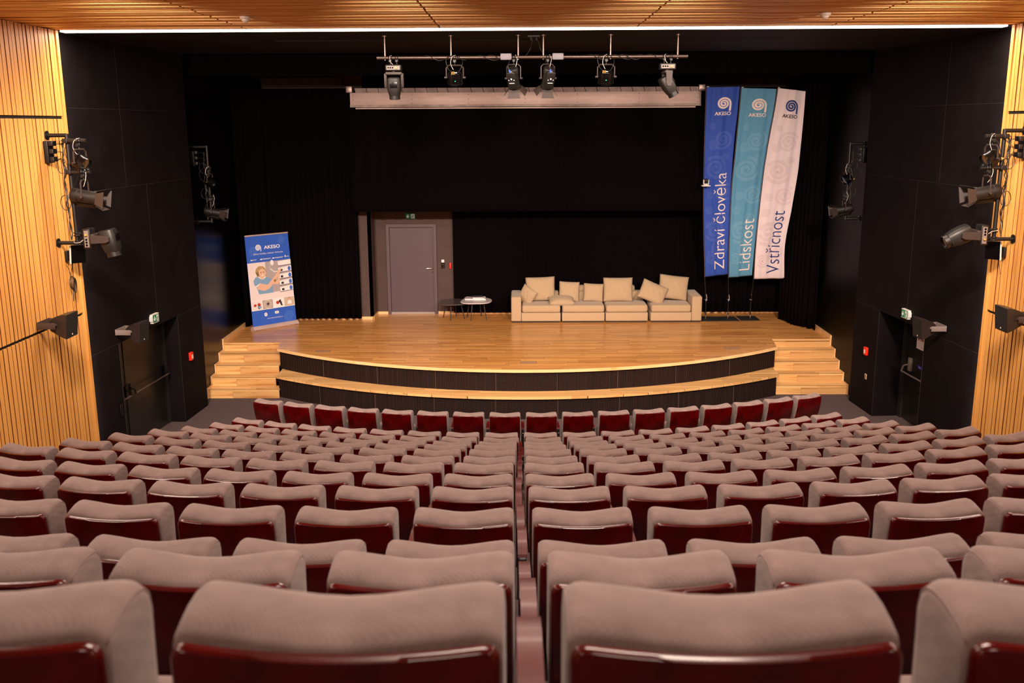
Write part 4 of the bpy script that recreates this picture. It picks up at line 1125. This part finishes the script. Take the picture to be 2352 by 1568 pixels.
# stacked machines
for i, z0 in enumerate((.352, .425, .498, .571, .644)):
    sheet([[(.2+.0*i, z0+.002), (.5, z0+.008), (.5, z0+.066 if z0+.066 < PH1 else PH1), (.19-.0*i, min(PH1, z0+.052))]], 'banner_white', 'machine_front', 4, shb)
    if i < 4:
        sheet([rect(.235, .29, z0+.012, z0+.036)], 'banner_dark', 'machine_screen', 5, shb)
        sheet([ell(.45, z0+.034, .035, .04, 20)], 'banner_blue_print', 'machine_dial', 5, shb)
    sheet([[(.19, z0-.003), (.5, z0+.004), (.5, z0+.009), (.19, z0+.003)]], 'banner_dark', 'shelf_edge', 5, shb)
# woman: hair, face, neck, shirt, arms
sheet([ell(-.215, .605, .12, .10, 28), [(-.33, .61), (-.31, .55), (-.27, .51), (-.24, .53), (-.22, .58)], [(-.11, .60), (-.09, .54), (-.12, .51), (-.16, .55)]], 'banner_hair', 'hair', 4, shb)
sheet([[(-.25, .56), (-.13, .56), (-.12, .51), (-.17, .49), (-.25, .50)]], 'banner_skin', 'neck', 4.5, shb)
sheet([ell(-.185, .583, .082, .087, 28, .1)], 'banner_skin', 'face', 5, shb)
sheet([ell(-.215, .594, .012, .008, 12), ell(-.15, .597, .012, .008, 12)], 'banner_dark', 'eyes', 6, shb)
sheet([[(-.215, .565), (-.15, .568), (-.165, .556), (-.195, .553)]], 'banner_white', 'smile', 6, shb)
sheet([[(-.3, .355), (-.33, .42), (-.39, .47), (-.40, .51), (-.35, .545), (-.27, .552), (-.2, .515), (-.13, .54), (-.03, .525), (.03, .50), (.03, .355)]], 'banner_shirt', 'polo_shirt', 5, shb)
sheet([[(-.27, .555), (-.2, .512), (-.25, .53), (-.3, .55)], [(-.13, .545), (-.2, .512), (-.14, .528), (-.1, .54)], [(-.36, .435), (-.245, .465), (-.25, .478), (-.37, .447)]], 'banner_white', 'collar', 6, shb)
sheet([[(-.25, .475), (-.335, .435), (-.31, .41), (-.17, .385), (-.05, .405), (.10, .485), (.2, .56), (.26, .6), (.25, .625), (.17, .585), (.05, .515), (-.09, .45)]], 'banner_skin', 'forearm', 7, shb)
sheet([[(.03, .452), (.14, .44), (.2, .47), (.21, .55), (.17, .56), (.15, .485), (.05, .475)]], 'banner_skin', 'rear_arm', 6, shb)
sheet([[(.055, .49), (.09, .505), (.115, .485), (.085, .465)]], 'connector_gold', 'bracelet', 8, shb)
sheet([rect(.0, .003, .62, .7), [(.0, .62), (.06, .6), (.09, .58), (.22, .585), (.22, .59), (.1, .59), (.07, .605), (.003, .63)], ell(.06, .69, .04, .05, 16)], 'banner_white', 'drip_line', 4, shb)
# four small photos
sheet([rect(-.5, .5, .176, .289)], 'banner_white', 'photo_border', 3, shb)
for i, cs in enumerate((('banner_bg', 'banner_shirt', 'banner_dark'), ('banner_grey', 'banner_dark', 'banner_cream'), ('banner_white', 'banner_dark', 'banner_skin'), ('banner_cream', 'banner_skin', 'banner_white'))):
    x0 = -.5+i*.25
    sheet([rect(x0+.008, x0+.242, .182, .283)], cs[0], 'small_photo', 4, shb)
    rn = random.Random(i+20)
    if i == 3:
        sheet([ell(x0+.13, .26, .03, .028, 14), ], 'banner_hair', 'small_hair', 5, shb)
        sheet([ell(x0+.13, .255, .02, .02, 14)], 'banner_skin', 'small_face', 6, shb)
        sheet([[(x0+.08, .2), (x0+.09, .24), (x0+.13, .245), (x0+.17, .24), (x0+.18, .2)]], 'banner_white', 'small_coat', 6, shb)
    elif i == 1:
        sheet([ell(x0+.125, .232, .09, .085, 20)], cs[2], 'small_shape', 5, shb); sheet([ell(x0+.125, .232, .06, .055, 20)], cs[0], 'small_ring', 6, shb); sheet([ell(x0+.13, .235, .03, .02, 10, .6)], cs[1], 'small_tool', 7, shb)
    else:
        for k in range(4):
            cx_, cz_ = x0+rn.uniform(.06, .19), rn.uniform(.205, .255)
            sheet([ell(cx_, cz_, rn.uniform(.02, .04), rn.uniform(.02, .035), 8, rn.uniform(0, 3))], rn.choice(cs[1:]+('banner_red',)), 'small_shape', 5+k*.3, shb)
sheet([rect(-.5, .5, .283, .289), rect(-.5, .5, .176, .182)], 'banner_white', 'photo_border', 6, shb)
# social media icons and web address
sheet([ell(-.19, .12, .035, .035, 20)], 'banner_white', 'social_icon', 2, shb); btext('f', -.2, -.182, .109, .022, 'banner_blue', 3, 'icon_letter', .02)
b = [(.02, .135), (.02, .118), (.032, .112), (.098, .112), (.11, .118), (.11, .135), (.098, .141), (.032, .141)]
sheet([b], 'banner_white', 'social_icon', 2, shb); sheet([[(.055, .134), (.055, .119), (.08, .1265)]], 'banner_blue', 'play_triangle', 3, shb)
btext('www.akesoholding.cz', -.17, .19, .062, .016, 'banner_white')

# ================================================================== SOFA
SOF = [(-.2, 1.12), (.945, .965), (1.93, .955), (2.945, 1.15)]
HS = .405
def sofa_module(x0, wd, arm, label):
    t = thing('sofa_module', label, 'sofa', (x0, 21.5, .85), group='sofa modules on the stage')
    a0 = .235 if arm == 'l' else 0; a1 = wd-.235 if arm == 'r' else wd
    MB().rbox(a0+(0 if arm == 'l' else .004), a1-(0 if arm == 'r' else .004), 0, .9, .03, .230, .012).build('base', 'sofa_fabric', t)
    MB().rbox(a0+.01, a1-.01, -.012, .74, .235, HS, .045).build('seat_cushion', 'sofa_fabric', t)
    MB().rbox(a0+.02, a1-.02, .72, .93, .22, .60, .04).build('backrest', 'sofa_fabric', t)
    if arm: 
        MB().rbox(0 if arm == 'l' else wd-.23, .23 if arm == 'l' else wd, -.01, .93, .03, .60, .035).build('armrest', 'sofa_fabric', t)
    rx0, rx1 = (a0+.12, a1-.22) if arm == 'l' else ((a0+.28, a1-.05) if arm is None and x0 < 1.5 else ((a0+.06, a1-.22) if arm is None else (a0+.1, a1-.25)))
    MB().rbox(rx0, rx1, .74, .9, .585, .73, .05).build('headrest', 'sofa_fabric', t)
    MB().box(.04, wd-.04, .03, .88, 0, .03).build('plinth', 'sofa_base', t, smooth=0)
    MB().box(.01, wd-.01, -.004, .0, .035, .045).build('bottom_seam', 'sofa_base', t, smooth=0)
    return t
sofa_module(*SOF[0], 'l', 'beige sofa module with a left armrest, at the left end')
sofa_module(*SOF[1], None, 'beige armless sofa module with the small square cushions')
sofa_module(*SOF[2], None, 'beige armless sofa module with one big upright cushion')
sofa_module(*SOF[3], 'r', 'beige sofa module with a right armrest, at the right end')
def pillow(w_, h_, t_, n=22, pinch=.1):
    b = MB()
    def side(sg):
        def fn(u, v):
            a, c = 2*u-1, 2*v-1
            th = (1-abs(a)**2.6)*(1-abs(c)**2.6); th = max(0, th)**.55
            px = a*(1-pinch*(1-abs(a))*0-pinch*.35*(1-c*c)*abs(a)**3); pz = c*(1-pinch*.35*(1-a*a)*abs(c)**3)
            wr = .004*math.sin(13*a+7*c)*th
            return (px*w_/2, sg*(th*t_/2)+wr, pz*h_/2)
        return fn
    b.grid(side(-1), n, n); b.grid(side(1), n, n, flip=True)
    return b
def cushion(label, c, w_, h_, t_, rot, group='loose cushions on the sofa'):
    b = pillow(w_, h_, t_)
    o = b.build('cushion', 'sofa_fabric', smooth=180); o.location = c; o.rotation_euler = rot
    bm = bmesh.new(); bm.from_mesh(o.data); bmesh.ops.remove_doubles(bm, verts=bm.verts[:], dist=.0008); bm.to_mesh(o.data); bm.free()
    return tag(o, label, 'cushion', group)
Z0 = .85+HS
R = math.radians
cushion('big upright beige cushion on the left sofa module', (.47, 22.08, 1.53), .68, .56, .2, (R(-14), R(-2), 0))
cushion('small beige cushion leaning on the left armrest of the sofa', (.16, 21.95, 1.40), .40, .40, .15, (R(-8), R(28), R(-35)))
cushion('beige cushion lying flat across the first two sofa modules', (.94, 21.78, 1.315), .58, .42, .2, (R(-78), R(0), R(4)))
cushion('small square beige cushion right behind the flat-lying cushion', (1.13, 22.04, 1.475), .47, .46, .15, (R(-16), R(3), 0))
cushion('small square beige cushion touching the big middle cushion', (1.69, 22.04, 1.45), .46, .42, .15, (R(-16), R(3), 0))
cushion('big upright beige cushion in the middle of the sofa', (2.25, 22.02, 1.52), .68, .56, .2, (R(-14), 0, 0))
cushion('big tilted beige cushion leaning between the right sofa modules', (3.03, 21.86, 1.475), .62, .46, .2, (R(-20), R(24), 0))
cushion('big upright beige cushion on the right sofa module', (3.53, 22.1, 1.55), .68, .56, .2, (R(-14), R(7), 0))

# ================================================================== COFFEE TABLES, BOOKS
def coffee_table(label, cx, cy, zt, wx, wy, top, rot):
    t = thing('coffee_table', label, 'coffee table', (cx, cy, .85), (0, 0, rot), group='coffee tables')
    n = 48; pl = []
    for i in range(n):
        a = 2*PI*i/n; r = 1/((abs(math.cos(a))**2.7+abs(math.sin(a))**2.7)**(1/2.7))*(1+.05*math.cos(3*a+.6))
        pl.append((wx/2*r*math.cos(a), wy/2*r*math.sin(a)))
    h = zt-.85
    b = MB(); rings = ((.985, h-.022), (1, h-.014), (1, h-.006), (.985, h))
    vs = [(x*k, y*k, z) for k, z in rings for x, y in pl]; fs = [tuple(range(n))[::-1], tuple(range(3*n, 4*n))]
    for j in range(3):
        for i in range(n): fs.append((j*n+i, j*n+(i+1) % n, (j+1)*n+(i+1) % n, (j+1)*n+i))
    b.add(vs, fs).build('table_top', top, t)
    for a in (-1.9, -.35, 1.3, 2.7):
        MB().tube([(wx*.27*math.cos(a), wy*.27*math.sin(a), h-.02), (wx*.38*math.cos(a), wy*.38*math.sin(a), 0)], .011, 10, rs=[.014, .009]).build('leg', 'table_leg', t)
    MB().tube([(wx*.27*math.cos(a), wy*.27*math.sin(a), h-.028) for a in (-1.9, -.35, 1.3, 2.7)], .008, 6, closed=True).build('leg_frame', 'table_leg', t)
    return t
coffee_table('dark-topped round-cornered coffee table beside the stage door', -1.54, 22.06, 1.245, .68, .8, 'table_dark', .1)
coffee_table('white-topped coffee table carrying books', -1.01, 22.0, 1.285, .70, .8, 'table_light', -.1)
def book(x, y, z, w_, d_, h_, rot, cover, label, group):
    t = thing('book', label, 'book', (x, y, z), (0, 0, rot), group=group)
    MB().box(-w_/2+.004, w_/2-.004, -d_/2+.004, d_/2-.004, .002, h_-.002).build('pages', 'paper', t, smooth=0)
    MB().box(-w_/2, w_/2, -d_/2, d_/2, h_-.002, h_).box(-w_/2, w_/2, -d_/2, d_/2, 0, .002).box(-w_/2, -w_/2+.003, -d_/2, d_/2, 0, h_).build('cover', cover, t, smooth=0)
book(-1.18, 22.18, 1.2855, .20, .29, .016, .1, 'paper', 'pale magazine at the bottom of the left pile on the white table', 'magazines on the white table')
book(-1.175, 22.19, 1.302, .19, .28, .012, -.05, 'cover_pink', 'pinkish magazine on top of the left pile on the white table', 'magazines on the white table')
book(-.94, 22.14, 1.2855, .30, .26, .024, .04, 'paper', 'thick white book at the bottom of the right pile on the white table', 'books on the white table')
book(-.945, 22.15, 1.31, .28, .25, .018, -.04, 'paper', 'white book in the middle of the right pile on the white table', 'books on the white table')
book(-.985, 22.17, 1.3285, .24, .23, .016, .08, 'cover_grey', 'grey-covered book on top of the right pile on the white table', 'books on the white table')

# ================================================================== SEATS
W = .4713; ZT = .905
def seat_template():
    t = thing('auditorium_seat', 'x', 'seat', group='auditorium seats')
    # closed profile (y toward the stage, z) of the upholstered back; crest at (0, .905)
    prof = [(-.108, .876), (-.098, .887), (-.075, .895), (-.04, .903), (-.005, .905), (.022, .899), (.038, .883), (.046, .855), (.047, .80), (.050, .72), (.065, .62), (.098, .50), (.125, .42), (.11, .385), (.07, .38),
            (.03, .40), (-.018, .50), (-.062, .62), (-.094, .74), (-.107, .82)]
    n = len(prof)
    cy_ = -.03
    xs_ = [-1, -.995, -.98, -.955, -.92, -.87, -.78, -.62, -.42, -.2, 0, .2, .42, .62, .78, .87, .92, .955, .98, .995, 1]
    def crest(a):
        a = abs(a); e = max(0, (a-.87)/.13)
        return .016*(1-math.cos(PI*min(1, a/.86)))/2-.008-.027*(1-math.sqrt(max(0, 1-e*e*.97)))
    b = MB(); vs = []
    for a in xs_:
        e = abs(a); sh = 0
        if e > .95: sh = (0, .0)[0]
        inset = .010 if e == 1 else (.003 if e == .995 else 0)
        for y, z in prof:
            zt = max(0, (z-.5)/.4)
            wz = 1-.05*max(0, (.62-z)/.25)            # a little narrower below
            dz = crest(a)*zt
            dy = .022*a*a*max(0, zt)
            yy, zz = y, z
            # pull towards the middle of the profile at the ends to round the seam
            cz_ = min(z, .86)-.0
            d = Vector((yy-(-.03), zz-max(.42, min(.86, zz)))); L = d.length
            if L > 1e-5 and inset: yy -= d.x/L*inset; zz -= d.y/L*inset
            vs.append((a*W/2*wz, yy+dy, zz+dz))
    fs = []
    m_ = len(xs_)
    for i in range(m_-1):
        for j in range(n): fs.append((i*n+j, i*n+(j+1) % n, (i+1)*n+(j+1) % n, (i+1)*n+j))
    fs.append(tuple(range(n))); fs.append(tuple((m_-1)*n+j for j in range(n))[::-1])
    b.add(vs, fs); bc = b.build('back_cushion', 'fabric', t, smooth=50)
    # piping along both side seams
    for sg in (-1, 1):
        b = MB(); pts = []
        for y, z in prof[:13]:
            zt = max(0, (z-.5)/.4); wz = 1-.05*max(0, (.62-z)/.25)
            pts.append((sg*(W/2*wz-.0035), y+.022*zt, z+crest(.99)*zt-.001))
        b.tube(pts, .0024, 5)
        b.build('piping', 'fabric', bc, smooth=180)
    # mahogany back shell, following the rear of the cushion
    rear = [(.09, .30), (.052, .36), (.006, .44), (-.038, .54), (-.073, .64), (-.099, .74), (-.112, .83), (-.116, .882)]
    Wp = W*.985
    b = MB(); N_ = 18; out = []
    # outline with rounded top corners: rows in height, columns across
    zs = rear
    def shell(u, v, th):
        k = v*(len(rear)-1); i = min(int(k), len(rear)-2); f = k-i
        y = rear[i][0]*(1-f)+rear[i+1][0]*f; z = rear[i][1]*(1-f)+rear[i+1][1]*f
        a = 2*u-1
        wz = 1-.07*max(0, (.60-z)/.3)
        y += .022*a*a*max(0, (z-.5)/.4)-.005*max(0, (z-.5)/.4)
        x = a*Wp/2*wz
        # round the top corners
        rr = .028; ztop = .882; dx = abs(x)-(Wp/2*wz-rr); dz = z-(ztop-rr)
        if dx > 0 and dz > 0:
            L = max(dx, dz); D = math.hypot(dx, dz)
            if D > 1e-6:
                s_ = L/D; x = math.copysign(Wp/2*wz-rr+dx*s_, x); z = ztop-rr+dz*s_
        zt2 = max(0, (z-.7)/.16)
        z += (.008*a*a-.006)*zt2
        return (x, y-th, z)
    nu, nv = 28, 26
    us = [0, .006, .018, .032, .05, .075]+[.1+.8*i/16 for i in range(17)]+[.925, .95, .968, .982, .994, 1]
    vsn = [i/20*.9 for i in range(21)]+[.92, .94, .955, .97, .98, .99, .996, 1]
    def layer(th, ins):
        L_ = []
        for v in vsn:
            for u in us:
                uu = ins+(1-2*ins)*u; vv = v*(1-ins*.7)
                L_.append(shell(uu, vv, th))
        return L_
    A = layer(-.002, .0); B = layer(.007, .0); Cc = layer(.0165, .017)
    nu, nv = len(us), len(vsn); vs = A+B+Cc; fs = []; NL = nu*nv
    for j in range(nv-1):
        for i in range(nu-1):
            a = 2*NL+j*nu+i; fs.append((a, a+1, a+nu+1, a+nu))
    for o0, o1 in ((0, NL), (NL, 2*NL)):
        for i in range(nu-1):
            a = (nv-1)*nu+i; fs.append((o0+a, o0+a+1, o1+a+1, o1+a)); a = i; fs.append((o0+a, o0+a+1, o1+a+1, o1+a))
        for j in range(nv-1):
            a = j*nu; fs.append((o0+a, o0+a+nu, o1+a+nu, o1+a)); a = j*nu+nu-1; fs.append((o0+a, o0+a+nu, o1+a+nu, o1+a))
    b.add(vs, fs); b.build('back_shell', 'mahogany', t, smooth=70)
    # tipped-up seat
    MB().rbox(-W/2+.012, W/2-.012, .15, .26, .30, .62, .035, RX(0)).build('seat_cushion', 'fabric', t)
    MB().rbox(-W/2+.02, W/2-.02, .255, .275, .29, .60, .008).build('seat_shell', 'mahogany', t)
    return t
def armrest_part(parent, sx):
    x0 = sx*.28
    # arched wooden cap sloping down to the rear
    pr = [(.14, .598), (.15, .612), (.20, .628), (.28, .642), (.36, .645), (.43, .636), (.455, .622), (.455, .606), (.42, .615), (.34, .622), (.24, .616), (.16, .598)]
    ar = MB().prism(pr, x0-.024, x0+.024, 'x').build('armrest', 'armrest_wood', parent)
    p = MB().rbox(x0-.02, x0+.02, .12, .40, .06, .60, .006).rbox(x0-.022, x0+.022, .02, .44, 0, .06, .008)
    p.build('pedestal', 'metal_black', parent)
    MB().rbox(x0-.018, x0+.018, .10, .135, .50, .545, .004).build('pivot_bracket', 'chrome', parent)
tmpl = seat_template(); armrest_part(tmpl, -1)
tmpl_end = copy_tree(tmpl); 
for ch in list(tmpl_end.children): pass
armrest_part(tmpl_end, 1)
ORD = ['first', 'second', 'third', 'fourth', 'fifth', 'sixth', 'seventh', 'eighth', 'ninth', 'tenth', 'eleventh', 'twelfth', 'thirteenth', 'last']
DX = [.035, .0, .015, -.008, -.01, -.012, -.008, -.02, -.018, -.006, .003, .012, .018, .012]
S_ = .5599
def seat_label(k, j):
    pos = '%s %s of the centre gap' % (ORD[j if j >= 0 else -j-1], 'right' if j >= 0 else 'left')
    row = 'front row' if k == 0 else ('rearmost row' if k == 13 else '%s row from the stage' % ORD[k])
    return 'grey seat with mahogany back, %s, %s' % (row, pos)
vis = {10: (-6, 5), 11: (-5, 4), 12: (-4, 3), 13: (-3, 2)}
used = {False: False, True: False}
for k in range(14):
    Rk = ARC_Y-ROWY[k]; lo_, hi_ = vis.get(k, (-8, 8))
    for j in range(lo_, hi_+1):
        end = (j == hi_)
        a = (.0078-ARC_X+DX[k]*(1)+(j+.5)*S_)/Rk
        src = tmpl_end if end else tmpl
        if not used[end]: o = src; used[end] = True
        else: o = copy_tree(src)
        o.location = (ARC_X+Rk*math.sin(a), ARC_Y-Rk*math.cos(a), ROWZ[k]); o.rotation_euler = (0, 0, a)
        o['label'] = seat_label(k, j)
print('objects', len(bpy.data.objects))
